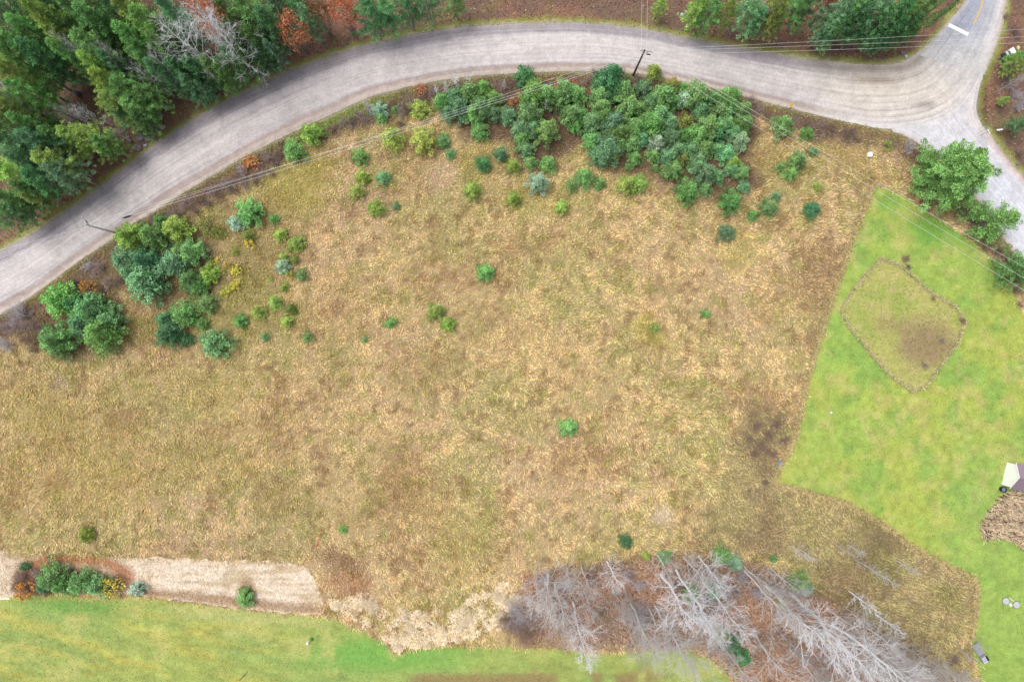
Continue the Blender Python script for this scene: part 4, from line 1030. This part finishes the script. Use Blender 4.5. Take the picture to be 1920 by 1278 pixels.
# twiggy bushes
def bushes(where, group, lst, protos=TWIG, R=1.5, cat='bush', name='twiggy_bush'):
    for (px, py, r, tone) in lst:
        c = {'p': (188, 166, 160), 'b': (170, 144, 130), 'g': (214, 206, 212), 'd': (150, 132, 124), 'c': (275, 258, 228)}[tone]
        nm = {'p': 'purplish', 'b': 'brown', 'g': 'grey', 'd': 'dark brown', 'c': 'cream'}[tone]
        s = r / PPM / R
        put(name, cat, [protos[RNG.integers(len(protos))]], None, px, py, .5, s, s * RNG.uniform(.7, 1.0), (*[float(v) for v in alb(*c)], 1), f'{sizew(r)} {nm} leafless bush', where, group, r)
G3 = 'leafless bushes along the road verge'
bushes('on the verge at far left', G3, [(40, 588, 26, 'g'), (62, 610, 25, 'p'), (30, 615, 24, 'p'), (12, 645, 20, 'g'), (50, 635, 20, 'b'), (5, 612, 15, 'p'), (186, 505, 20, 'p'), (205, 530, 18, 'p'), (165, 500, 14, 'g'), (60, 655, 12, 'b'), (190, 545, 12, 'd')])
bushes('on verge of road curve', G3, [(328, 402, 16, 'p'), (350, 386, 18, 'p'), (372, 376, 16, 'b'), (400, 360, 17, 'p'), (425, 346, 18, 'p'), (448, 334, 17, 'b'), (490, 322, 16, 'p'), (500, 296, 15, 'p'), (520, 290, 12, 'b'), (455, 318, 14, 'g'), (480, 340, 12, 'd'), (510, 325, 10, 'b'), (620, 240, 12, 'b'), (645, 228, 15, 'p'), (672, 212, 13, 'p'), (692, 205, 12, 'g'), (755, 212, 16, 'p'), (770, 192, 13, 'p'), (750, 230, 10, 'd'), (808, 172, 12, 'p')])
bushes('on verge above the left meadow', G3, [(240, 432, 11, 'd'), (262, 420, 12, 'b'), (285, 408, 12, 'p'), (308, 405, 12, 'b'), (340, 405, 12, 'd'), (365, 395, 13, 'b'), (388, 378, 14, 'd'), (412, 366, 14, 'b'), (436, 355, 13, 'd'), (460, 345, 13, 'p'), (474, 328, 11, 'b'), (515, 308, 11, 'd'), (530, 272, 10, 'b'), (610, 252, 11, 'd'), (632, 238, 11, 'b'), (660, 226, 12, 'd'), (682, 220, 11, 'p'), (730, 195, 12, 'b'), (762, 205, 12, 'd'), (798, 185, 11, 'b'), (140, 530, 12, 'd'), (120, 540, 10, 'b'), (225, 525, 11, 'd')])
bushes('on the verge beside the grove', G3, [(940, 162, 12, 'p'), (955, 155, 10, 'b'), (1040, 205, 14, 'd'), (1045, 225, 13, 'b'), (1100, 150, 12, 'p'), (1195, 145, 11, 'p'), (1300, 205, 10, 'p'), (1408, 190, 14, 'p'), (1425, 205, 13, 'p'), (1440, 215, 11, 'b'), (960, 205, 9, 'd'), (1115, 135, 10, 'd')])
bushes('on verge near the junction', G3, [(1492, 225, 11, 'p'), (1518, 232, 13, 'b'), (1560, 240, 12, 'b'), (1592, 250, 18, 'd'), (1610, 262, 12, 'b'), (1705, 276, 16, 'g'), (1722, 290, 17, 'b'), (1735, 300, 13, 'b'), (1540, 232, 10, 'p')])
bushes('beside the pale side road', 'leafless bushes beside the side road', [(1815, 402, 14, 'b'), (1800, 395, 12, 'd'), (1832, 440, 12, 'd'), (1850, 462, 12, 'b'), (1872, 470, 12, 'd'), (1890, 488, 11, 'b'), (1735, 385, 12, 'd'), (1905, 545, 10, 'd'), (1915, 570, 9, 'b')])
bushes('on corner right of junction', 'leafless bushes on the junction corner', [(1890, 150, 14, 'd'), (1905, 178, 15, 'g'), (1885, 205, 13, 'b'), (1910, 200, 14, 'g'), (1900, 240, 12, 'b'), (1895, 130, 11, 'b'), (1912, 290, 11, 'd'), (1888, 30, 9, 'b'), (1905, 60, 12, 'd')])
bushes('on the bank above the rocks', 'leafless bushes on the wood bank', [(165, 292, 14, 'g'), (150, 300, 12, 'p'), (230, 232, 12, 'g'), (290, 215, 12, 'd'), (330, 190, 10, 'd'), (270, 130, 14, 'g')])
bushes('in the bare wood', 'leafless undergrowth of the lower wood', [(1020, 1085, 18, 'g'), (1060, 1100, 18, 'g'), (1110, 1085, 16, 'b'), (1175, 1075, 20, 'p'), (1200, 1095, 16, 'g'), (1270, 1095, 15, 'd'), (1390, 1080, 18, 'g'), (1420, 1110, 18, 'g'), (1450, 1100, 16, 'p'), (1380, 1110, 14, 'b'), (1460, 1150, 16, 'g'), (1540, 1180, 18, 'p'), (1600, 1195, 18, 'b'), (1680, 1225, 18, 'p'), (1740, 1255, 16, 'b'), (1120, 1150, 14, 'b'), (1050, 1150, 16, 'b'), (1330, 1130, 14, 'd'), (1635, 1250, 16, 'p'), (1550, 1240, 16, 'b'), (1790, 1235, 14, 'b')])
bushes('at left end of bare wood', 'big leafless bushes beside the bare wood', [(972, 1150, 30, 'g'), (980, 1178, 30, 'b'), (955, 1165, 22, 'b')], BIGTWIG, 2.2)
bushes('within the bare wood left half', 'big leafless bushes beside the bare wood', [(1190, 1150, 30, 'g')], BIGTWIG, 2.2)
bushes('in the old garden plot', 'leafless bushes in the garden plot', [(1700, 485, 11, 'b'), (1705, 500, 8, 'd'), (1806, 602, 8, 'b'), (1768, 640, 8, 'p'), (1735, 685, 9, 'p'), (1752, 560, 6, 'b')])
bushes('in brambles beside the bench', 'leafless brambles beside the bench', [(1420, 800, 14, 'b'), (1455, 797, 16, 'b'), (1470, 825, 13, 'b'), (1430, 835, 17, 'b'), (1405, 825, 12, 'b'), (1436, 905, 10, 'b'), (1450, 853, 13, 'b'), (1440, 815, 15, 'b'), (1415, 850, 13, 'b')])
_bx = np.random.default_rng(5)
_l = []
while len(_l) < 34:
    a_, b_ = _bx.uniform(612, 980), _bx.uniform(1085, 1218)
    if sd(WEED, np.array([a_]), np.array([b_]))[0] > 5: _l.append((a_, b_, _bx.uniform(7, 14), 'c'))
bushes('between meadow and lower lawn', 'pale brush between meadow and lower lawn', _l)
bushes('in the lower left straw bed', 'leafless bushes in the straw bed', [(68, 1075, 14, 'p'), (40, 1080, 14, 'p'), (30, 1095, 13, 'b'), (85, 1110, 12, 'd')])

# ------------------------------------------------------------------ plant labels: one for each
ORD = ['leftmost', 'second', 'third', 'fourth', 'fifth', 'sixth', 'seventh', 'eighth', 'ninth', 'tenth', 'eleventh', 'twelfth']
bins = {}
for P in PLANTS:
    bins.setdefault((P[4], P[6]), []).append(P)
def plural(d):
    for a, b in (('pine', 'pines'), ('shrub', 'shrubs'), ('bush', 'bushes'), ('tree', 'trees'), ('sapling', 'saplings')):
        if d.endswith(a): return d[:-len(a)] + b
    return d.replace('oak in', 'oaks in')
def assign(items, descr, where, pre=''):
    items = sorted(items, key=lambda p: p[1])
    for i, P in enumerate(items):
        if len(items) == 1:
            lb = f'{pre}{descr} {where}'
        else:
            o = 'leftmost' if i == 0 else 'rightmost' if i == len(items) - 1 else f'{ORD[i]} from left'
            lb = f'{o} among {pre}{plural(descr)} {where}'
        tag(P[0], lb, P[5], P[7])
def len_word(n):
    return ['', 'one', 'two', 'three', 'four', 'five', 'six', 'seven', 'eight', 'nine', 'ten', 'eleven', 'twelve', 'thirteen', 'fourteen', 'fifteen'][n]
for (descr, where), items in bins.items():
    if len(items) > 7:
        s = sorted(items, key=lambda p: p[2]); h = len(s) // 2
        assign(s[:h], descr, where, 'upper '); assign(s[h:], descr, where, 'lower ')
    else:
        assign(items, descr, where)

# ------------------------------------------------------------------ rocks
def rock(px, py, r, label, seed, flat=.6, mat=M_rock):
    g = np.random.default_rng(seed)
    import bmesh
    bm = bmesh.new(); bmesh.ops.create_icosphere(bm, subdivisions=2, radius=1)
    k = g.normal(0, 1, (5, 3)); cut = g.uniform(.55, .95, 5)
    for v in bm.verts:
        d = v.co.normalized(); s = 1.0
        for kk, cc in zip(k, cut):
            t = d.dot(Vector(kk).normalized())
            if t * s > cc: s = cc / t
        v.co = d * s * (1 + g.normal(0, .04))
    me = bpy.data.meshes.new('boulder'); bm.to_mesh(me); bm.free(); me.materials.append(mat)
    x, y = W(px, py, .3)
    s = r / PPM
    o = link('boulder', me, None, (x, y, s * flat * .45), (0, 0, g.uniform(0, 6)), (s, s * g.uniform(.6, .95), s * flat))
    return tag(o, label, 'rock', 'boulders on the wood bank')
rock(263, 257, 9, 'large grey boulder at the bank foot beside the wood edge', 1)
rock(279, 259, 9, 'olive-grey flat boulder just right of the large one on bank', 2)
rock(258, 276, 8, 'dark grey boulder lowest on the bank above the road', 3)
rock(303, 237, 7, 'flat pinkish boulder on the leafy bank', 4, .4, plain('pink_rock', alb(176, 158, 152), .95, .2, 2))
rock(302, 191, 8, 'tall pale grey boulder highest on the bank', 5, .9)
rock(300, 216, 7, 'purplish grey boulder above the flat pinkish one', 6)
rock(293, 231, 5, 'dark small boulder left of the flat pinkish one', 7)
rock(242, 261, 7, 'dark leaf-strewn boulder left of the large grey one', 8)
rock(272, 272, 4, 'small upright pale stone beside the lowest boulder', 9, 1.0, M_concrete)
rock(292, 262, 4, 'small brown stone on leaves near road', 10)
rock(315, 195, 6, 'mossy grey boulder right of the tall pale one', 11)
rock(144, 176, 7, 'long grey rock standing among the upper left pines', 12, 1.6)
rock(147, 333, 2.4, 'tiny white stone on the leafy bank', 13, .7, M_concrete)
rock(1280, 27, 5, 'white rock lying in brown leaves at the top bank', 14, .5, M_concrete)
rock(1288, 22, 3.5, 'smaller white rock touching the white rock on top bank', 15, .6, M_concrete)
rock(56, 400, 3.2, 'small black stone beside the rust-red oak', 16, .8, M_black)
rock(1910, 305, 4, 'small dark stone by the corner of the side road', 17, .6)
rock(427, 145, 3.5, 'grey stump-like stone at the wood edge under dark pines', 18, 1.2)
rock(1694, 98, 5, 'broken dark grey rock beside the road mouth', 19, .8)
rock(1700, 105, 4, 'pale grey rock lowest at the road mouth', 20, .7, M_concrete)

# ------------------------------------------------------------------ utility poles and wires
def pole(bx, by, label, arm_az, mat):
    x, y = W(bx, by)
    root = tag(empty('utility_pole', (x, y, 0)), label, 'utility pole', 'wooden utility poles')
    MB().tube([(0, 0, 0), (0, 0, 4.5), (0, 0, 9.4)], [.17, .15, .11], 10).build('post', mat, root)
    a = Vector((math.cos(arm_az), math.sin(arm_az), 0))
    M = Matrix.Rotation(arm_az, 3, 'Z')
    MB().box((a * .35 + Vector((0, .14, 8.9))), (1.9, .10, .12), M=M).build('crossarm', M_wood, root)
    for s in (-.5, .35, 1.2):
        MB().lathe([(.03, 0), (.07, .05), (.05, .1), (.07, .15), (.04, .22)], a * s + Vector((0, .14, 8.96)), 8).build('insulator', M_white, root)
    MB().tube([(0, .02, 8.2), a * .8 + Vector((0, .1, 8.84))], .025, 5).build('brace', M_metal, root)
    MB().box((a * .75 + Vector((0, -.05, 8.3))), (.55, .14, .14), M=M).build('cable_box', M_black, root)
    return Vector((x, y, 0)), a
P1, a1 = pole(1187, 142, 'dark leaning-looking utility pole standing at the top of the grove', -.15, M_darkwood)
P2, a2 = pole(230, 440, 'weathered grey utility pole rising from the clump left of the meadow', 2.2, plain('pale_pole_wood', alb(205, 200, 204), .9, .2, 4))
# wires: each one is a thing
def wire(label, A, B, sag, r=.015, group='overhead wires'):
    pts = []
    for i in range(25):
        t = i / 24
        p = A.lerp(B, t); p.z -= sag * 4 * t * (1 - t); pts.append(p)
    o = MB().tube(pts, r, 4).build('overhead_wire', M_wire)
    return tag(o, label, 'wire', group)
T1 = [P1 + a1 * s + Vector((0, .14, 9.15)) for s in (-.5, .35, 1.2)]
T2 = [P2 + a2 * s + Vector((0, .14, 9.15)) for s in (-.5, .35, 1.2)]
L1 = P1 + Vector((-.1, -.15, 7.9)); L2 = P2 + Vector((.1, -.15, 7.9))
def at(px, py, z): return Vector((*W(px, py, z), z))
wire('topmost wire running from the grove pole to the left pole', T1[0], T2[0], .7)
wire('second wire from the grove pole to the left pole', T1[1] + Vector((0, -.2, -.3)), T2[1] + Vector((0, -.2, -.3)), .9)
wire('lowest and thickest wire between the grove pole and the left pole', L1, L2, .8, .020)
wire('upper of two wires leaving the picture beyond the left pole', T2[0], at(-500, 590, 9), .8)
wire('lower of two wires leaving the picture beyond the left pole', L2, at(-500, 640, 8), .8)
wire('upper of three wires from the grove pole over the right lawn', T1[2], at(2260, 690, 9), .9, .016)
wire('middle of three wires from the grove pole over the right lawn', T1[1], at(2260, 718, 8.8), .9, .016)
wire('lowest of three wires from the grove pole over the right lawn', L1 + Vector((.3, 0, 0)), at(2260, 745, 7.8), 1.0, .016)
wire('left wire crossing the road upward from the grove pole', T1[0] + Vector((.1, .05, 0)), at(1209, -400, 9), .5)
wire('right wire crossing the road upward from the grove pole', T1[1], at(1222, -400, 9), .5)
wire('upper of three wires from the grove pole towards the asphalt road', T1[2] + Vector((0, .25, .1)), at(2300, 28, 9), .9)
wire('middle of three wires from the grove pole towards the asphalt road', T1[1] + Vector((.2, 0, -.2)), at(2300, 48, 8.6), .9)
wire('lowest of three wires from the grove pole towards the asphalt road', L1 + Vector((.4, .1, 0)), at(2300, 62, 8.0), .8)
q0, q1 = L2.lerp(L1, .056), L2.lerp(L1, .068)
q0.z -= .17; q1.z -= .19
sp = MB().tube([q0.lerp(q1, t) for t in (-.35, 0, .05, .95, 1, 1.35)], [.03, .05, .13, .13, .05, .03], 10).build('splice_case', M_black)
tag(sp, 'black splice case clamped on the wire near left pole', 'cable splice')

# ------------------------------------------------------------------ shed
def build_shed():
    A = Vector((*W(1888, 866), 0)); B = Vector((*W(1878, 908), 0))
    along = (B - A); wdt = along.length; along.normalize()
    ax = Vector((-along.y, along.x, 0))
    if ax.x < 0: ax = -ax
    ln, eave, apex = 6.0, 2.1, 3.3
    root = tag(empty('shed', A), 'white gabled shed with brown shingle roof at right edge', 'shed')
    P = lambda u, v, z: along * u + ax * v + Vector((0, 0, z))
    m = MB()
    prof_ = [(0, 0), (wdt, 0), (wdt, eave), (wdt / 2, apex), (0, eave)]
    m.add([P(u, 0, z) for u, z in prof_] + [P(u, ln, z) for u, z in prof_],
          [(0, 1, 2, 3, 4), (9, 8, 7, 6, 5), (0, 5, 6, 1), (1, 6, 7, 2), (4, 9, 5, 0)])
    m.build('wall', M_white, root)
    sl = (apex - eave) / (wdt / 2)
    for sgn in (0, 1):
        r_ = MB(); o = .22
        u0, u1 = (wdt / 2, -o) if sgn == 0 else (wdt / 2, wdt + o)
        z0, z1 = apex + .06, eave + .06 - o * sl
        rows = 14
        for k in range(rows):
            ta, tb = k / rows, (k + 1) / rows
            ua, ub = u0 + (u1 - u0) * ta, u0 + (u1 - u0) * tb
            za, zb = z0 + (z1 - z0) * ta, z0 + (z1 - z0) * tb
            r_.add([P(ua, -.12, za + .02), P(ub, -.12, zb + .05), P(ub, ln + .12, zb + .05), P(ua, ln + .12, za + .02), P(ub, -.12, zb + .0), P(ub, ln + .12, zb + .0), P(ua, -.12, za - .04), P(ua, ln + .12, za - .04)],
                   [(0, 1, 2, 3), (1, 4, 5, 2), (0, 6, 4, 1), (3, 2, 5, 7)])
        ro = r_.build('roof', M_shingle if sgn == 0 else plain('shaded_shingles', alb(136, 118, 130), .9, .18, 7), root)  # lower slope gets a darker copy: its shade is put into the colour
        rake = MB()
        rake.tube([P(u0, -.13, z0 + .03), P(u1, -.13, z1 + .03)], .045, 4).build('trim', M_white, ro)
build_shed()
x, y = W(1880.5, 917, .4)
t = tag(empty('rain_barrel', (x, y, 0)), 'round black tub at the near corner of the white shed', 'tub')
MB().lathe([(.36, 0), (.43, .35), (.44, .7), (.36, .7), (.33, .45), (.01, .45)], n=20).build('tub', M_black, t)
MB().lathe([(.33, .55), (.01, .56)], n=18).build('water', plain('still_water', alb(118, 130, 160), .1, .05), t)

# brush pile / bed of dry stalks
def stalk_bed():
    n = 7000
    poly = [(1838, 985), (1852, 960), (1872, 935), (1892, 922), (1915, 925), (1990, 930), (2010, 1040), (1950, 1050), (1925, 1032), (1900, 1012), (1880, 1003), (1845, 1008)]
    px, py = RNG.uniform(1830, 2010, n * 2), RNG.uniform(915, 1055, n * 2)
    k = sd(poly, px + RNG.normal(0, 3, n * 2), py + RNG.normal(0, 3, n * 2)) > 0
    px, py = px[k], py[k]; n = len(px)
    col = jitter(np.broadcast_to(alb(224, 202, 170), (n, 3)), .25, .05)
    m = RNG.random(n) < .22
    col[m] = jitter(np.broadcast_to(alb(112, 90, 84), (m.sum(), 3)), .2)
    ang = RNG.normal(-.5, .95, n)
    o = blades('brush_pile', px, py, col, RNG.uniform(.4, 1.1, n), RNG.uniform(.06, .14, n), RNG.uniform(.2, 1.1, n), ang, ('tangled bed of tall dry brown stalks below the white shed', 'dry stalks'))
stalk_bed()

# septic lids
for (px, py, lb) in [(1885.5, 1126, 'round pale concrete lid, left of the pair on the right lawn'), (1905.5, 1133, 'round pale concrete lid, right of the pair on the right lawn')]:
    x, y = W(px, py)
    t = tag(empty('concrete_lid', (x, y, 0.004)), lb, 'concrete lid', 'round concrete lids on the lawn')
    MB().lathe([(.52, 0), (.52, .10), (.48, .13), (.01, .14)], n=24).build('cover', M_concrete, t)
    MB().lathe([(.60, 0), (.60, .05), (.53, .06)], n=24).build('collar', plain('dark_rim', alb(110, 116, 96), .9), t)
x, y = W(1893.5, 1132.5)
tag(MB().box((0, 0, .12), (.42, .5, .2), .5).box((0.1, .05, .24), (.2, .25, .08), .5).build('stone_block', plain('cream_block', alb(228, 226, 206), .8, .1), None, (x, y, .004)), 'cream block lying between the two round concrete lids', 'block')
x, y = W(1896, 1123)
tag(MB().box((0, 0, .06), (.9, .16, .1)).box((.05, .03, .13), (.7, .06, .05)).build('plank', plain('cream_plank', alb(226, 218, 186), .8, .1), None, (x, y, .004), -.62), 'pale plank lying just above the two round concrete lids', 'plank')

# slatted wooden structure on the lawn edge
def slatted():
    x, y = W(1825, 1205)
    ex, ey = W(1845, 1236)
    az = math.atan2(ey - y, ex - x)
    r = tag(empty('slatted_deck', (x, y, 0), az), 'weathered grey slatted deck with an open box at its end by lawn corner', 'garden structure')
    for s in (-.48, .48):
        MB().box((.95, s, .34), (2.0, .08, .12)).build('side_rail', M_wood, r)
        for q in (.1, 1.8): MB().box((q, s, .14), (.09, .09, .28)).build('leg', M_wood, r)
    for k in range(11):
        MB().box((.05 + k * .18, 0, .42), (.13, .95, .035)).build('slat', M_wood, r)
    b = MB()
    b.box((2.62, 0, .06), (1.05, 1.0, .08)); b.box((2.12, 0, .4), (.07, 1.0, .7)); b.box((3.12, 0, .4), (.07, 1.0, .7)); b.box((2.62, -.5, .4), (1.05, .06, .7))
    b.build('box', M_wood, r)
    for k in range(3):
        MB().box((2.3 + k * .32, -.18, .78), (.22, .66, .04)).build('board', plain('pale_board', alb(205, 205, 214), .8, .1), r)
    MB().box((2.62, .34, .45), (.9, .30, .5)).build('recess_shade', M_black, r)  # black block stands in for the shade inside the open box
slatted()

# bench
x, y = W(1458.5, 867)
b = tag(empty('bench', (x, y, 0), math.radians(58)), 'small dark bench with pale slats at the meadow edge by the lawn', 'bench')
for k in (-.2, 0, .2): MB().box((0, k, .45), (1.15, .085, .04)).build('slat', M_metal, b)
for s in (-.45, .45):
    MB().box((s, 0, .40), (.06, .56, .05)).build('crossbar', M_black, b)
    for q in (-.22, .22): MB().box((s, q, .19), (.05, .05, .38)).build('leg', M_black, b)
MB().box((0, 0, .32), (1.1, .5, .03)).build('lower_shelf', M_black, b)

# mailboxes by the corner
def mailbox(px, py, w_, d_, h_, col, label, zb=1.0, rz=.55):
    x, y = W(px, py, zb + h_)
    r = tag(empty('mailbox', (x, y, 0), rz), label, 'mailbox', 'mailboxes in a row on the corner')
    MB().box((0, 0, zb / 2), (.10, .10, zb)).build('post', M_wood, r)
    m = MB(); n = 8
    pr = [(-w_ / 2, 0)] + [(-w_ / 2 * math.cos(math.pi * k / n), h_ * .5 + h_ * .5 * math.sin(math.pi * k / n)) for k in range(n + 1)] + [(w_ / 2, 0)]
    N = len(pr)
    m.add([(u, -d_ / 2, zb + z) for u, z in pr] + [(u, d_ / 2, zb + z) for u, z in pr], [tuple(range(N)), tuple(range(2 * N - 1, N - 1, -1))] + [(i, N + i, N + (i + 1) % N, (i + 1) % N) for i in range(N)])
    bx = m.build('box', plain('mailbox_paint', col, .45, .05), r)
    MB().box((0, -d_ / 2 - .015, zb + h_ * .4), (w_ * .9, .02, h_ * .7)).build('door', plain('mailbox_door', [c * .85 for c in col], .45, .05), r)
    MB().box((w_ / 2 + .02, 0, zb + h_ * .8), (.02, .05, .18)).build('flag', M_metal, r)
mailbox(1882.5, 104, .34, .75, .35, (.02, .02, .025), 'first black mailbox at the road end of the row')
mailbox(1886.5, 102.5, .32, .7, .35, (.025, .03, .04), 'second black mailbox beside the pale green one')
mailbox(1890, 100, .42, .75, .35, tuple(alb(190, 208, 200)), 'pale green-grey mailbox in the middle of the row')
mailbox(1895, 98, .28, .55, .30, (.05, .05, .07), 'small dark mailbox between the pale green and white ones')
mailbox(1901, 94.5, .80, .95, .55, (.74, .76, .80), 'large white parcel mailbox in the row')
mailbox(1910.8, 88.5, .40, .5, .35, tuple(alb(226, 208, 140)), 'cream yellow mailbox at the far end of the row')

# signs and small things
def signpost(px, py, ht, w_, h_, rz, mat, label, cat='sign', post=M_metal, tilt=0.0):
    x, y = W(px, py, ht)
    r = tag(empty('sign_post', (x, y, 0), rz), label, cat)
    MB().tube([(0, 0, 0), (0, 0, ht)], .035, 6).build('post', post, r)
    me = MB().box((0, -.05, ht - h_ / 2), (w_, .03, h_), M=Matrix.Rotation(tilt, 3, 'X')).build('panel', mat, r)
    MB().box((0, -.02, ht - h_ / 2), (w_ * .3, .03, .05)).build('bracket', post, r)
M_green = plain('sign_green', alb(120, 175, 165), .5, .05)
signpost(1856, 246, 2.2, .85, .25, math.radians(-60), M_white, 'white street blade sign on a post at the pale road edge', tilt=1.0)
signpost(1853, 240, 1.8, .5, .3, math.radians(-55), M_green, 'teal green sign post just above the white blade sign', tilt=.8)
signpost(1876, 242, 1.2, .95, .28, math.radians(8), M_white, 'white sign standing in leaves right of the road corner', tilt=1.0)
x, y = W(1484, 199, .8)
r = tag(empty('road_marker', (x, y, 0)), 'yellow marker post on the lower edge of the gravel road', 'road marker')
MB().tube([(0, 0, 0), (0, .05, 1.1)], .03, 6).build('post', M_metal, r)
MB().box((0, .08, .95), (.42, .04, .60), M=Matrix.Rotation(-.8, 3, 'X')).build('panel', plain('marker_yellow', alb(236, 200, 70), .5, .05), r)
x, y = W(1629, 291)
r = tag(empty('utility_box', (x, y, 0), .1), 'small white utility box in the meadow left of the big pine', 'utility box')
MB().box((0, 0, .22), (.5, .62, .44)).build('cabinet', M_white, r)
MB().box((.02, 0, .46), (.58, .70, .05)).build('lid', M_white, r)
x, y = W(1725, 276)
tag(MB().tube([(-.75, -.2, .16), (.05, 0, .18), (.06, 0, .18)], [.10, .16, .24], 10).tube([(.05, 0, .18), (.35, .05, .18)], [.26, .26], 12).build('culvert_pipe', M_metal, None, (x, y, 0), .1), 'short pale culvert pipe end poking out at the side road edge', 'pipe')
x, y = W(1558, 773)
tag(MB().lathe([(.05, 0), (.13, .06), (.17, .15), (.13, .26), (.04, .30)], n=12).build('white_ball', M_white, None, (x, y, .004), smooth=True), 'small white ball lying on the right lawn', 'ball')
x, y = W(1627, 1169, .3)
r = tag(empty('bucket', (x, y, 0)), 'pale blue-white bucket among bare trees at the rough grass', 'bucket')
MB().lathe([(.20, 0), (.27, .45), (.29, .47), (.25, .47), (.18, .10), (.01, .10)], n=16).build('pail', plain('blue_white_plastic', alb(206, 216, 232), .4, .05), r)
MB().tube([(-.28, 0, .45), (-.2, -.2, .46), (0, -.28, .47), (.2, -.2, .46), (.28, 0, .45)], .012, 5).build('handle', M_metal, r)
x, y = W(578, 1204)
r = tag(empty('lawn_marker', (x, y, 0), .9), 'small white lawn ornament with modelled green shadow on the lower lawn', 'ornament')
MB().lathe([(.22, 0), (.24, .1), (.12, .25), (.20, .42), (.10, .55), (.03, .6)], n=14).build('body', M_white, r, smooth=True)
MB().tube([(.10, .05, .35), (.5, .05, .6), (.85, .0, .62)], [.06, .05, .03], 6).build('arm', M_metal, r)
MB().lathe([(.05, 0), (.26, .10), (.30, .25), (.16, .42), (.02, .46)], (.75, 0, 0), 12).build('shadow_blob', plain('shadow_green', alb(88, 150, 62), .8, .2, 9), r)  # green solid modelled in place of the ornament's shadow
pts = [(602, 992), (600, 1003), (597, 1012), (594, 1022), (593, 1034)]
tag(MB().tube([Vector((*W(*p), .38 + .05 * math.sin(i * 2.1))) for i, p in enumerate(pts)], .055, 6).build('red_hose', plain('red_plastic', alb(222, 120, 92), .5, .1), None), 'red hose lying in dry grass right of the straw strip', 'hose')
tag(MB().tube([Vector((*W(449, 1274), .03)), Vector((*W(457, 1266), .10)), Vector((*W(465, 1257), .06))], [.045, .05, .03], 6).build('fallen_stick', M_darkwood, None), 'thin dark stick lying on the lower lawn', 'stick')
pts = [(1480, 66), (1483, 56), (1482, 46), (1480, 41)]
tag(MB().tube([Vector((*W(*p), .2 + .05 * i)) for i, p in enumerate(pts)], [.06, .05, .04, .03], 6).build('fallen_branch', M_wood, None), 'pale curved fallen branch on the bank at top right', 'branch')
tag(MB().tube([Vector((*W(484, 142), .15)), Vector((*W(495, 147), .2)), Vector((*W(506, 146), .2))], [.07, .05, .02], 6).tube([Vector((*W(495, 147), .2)), Vector((*W(503, 151), .15))], [.04, .02], 5).build('fallen_branch', M_wood, None), 'pale forked fallen branch on the bank left of the rust-red oak', 'branch')
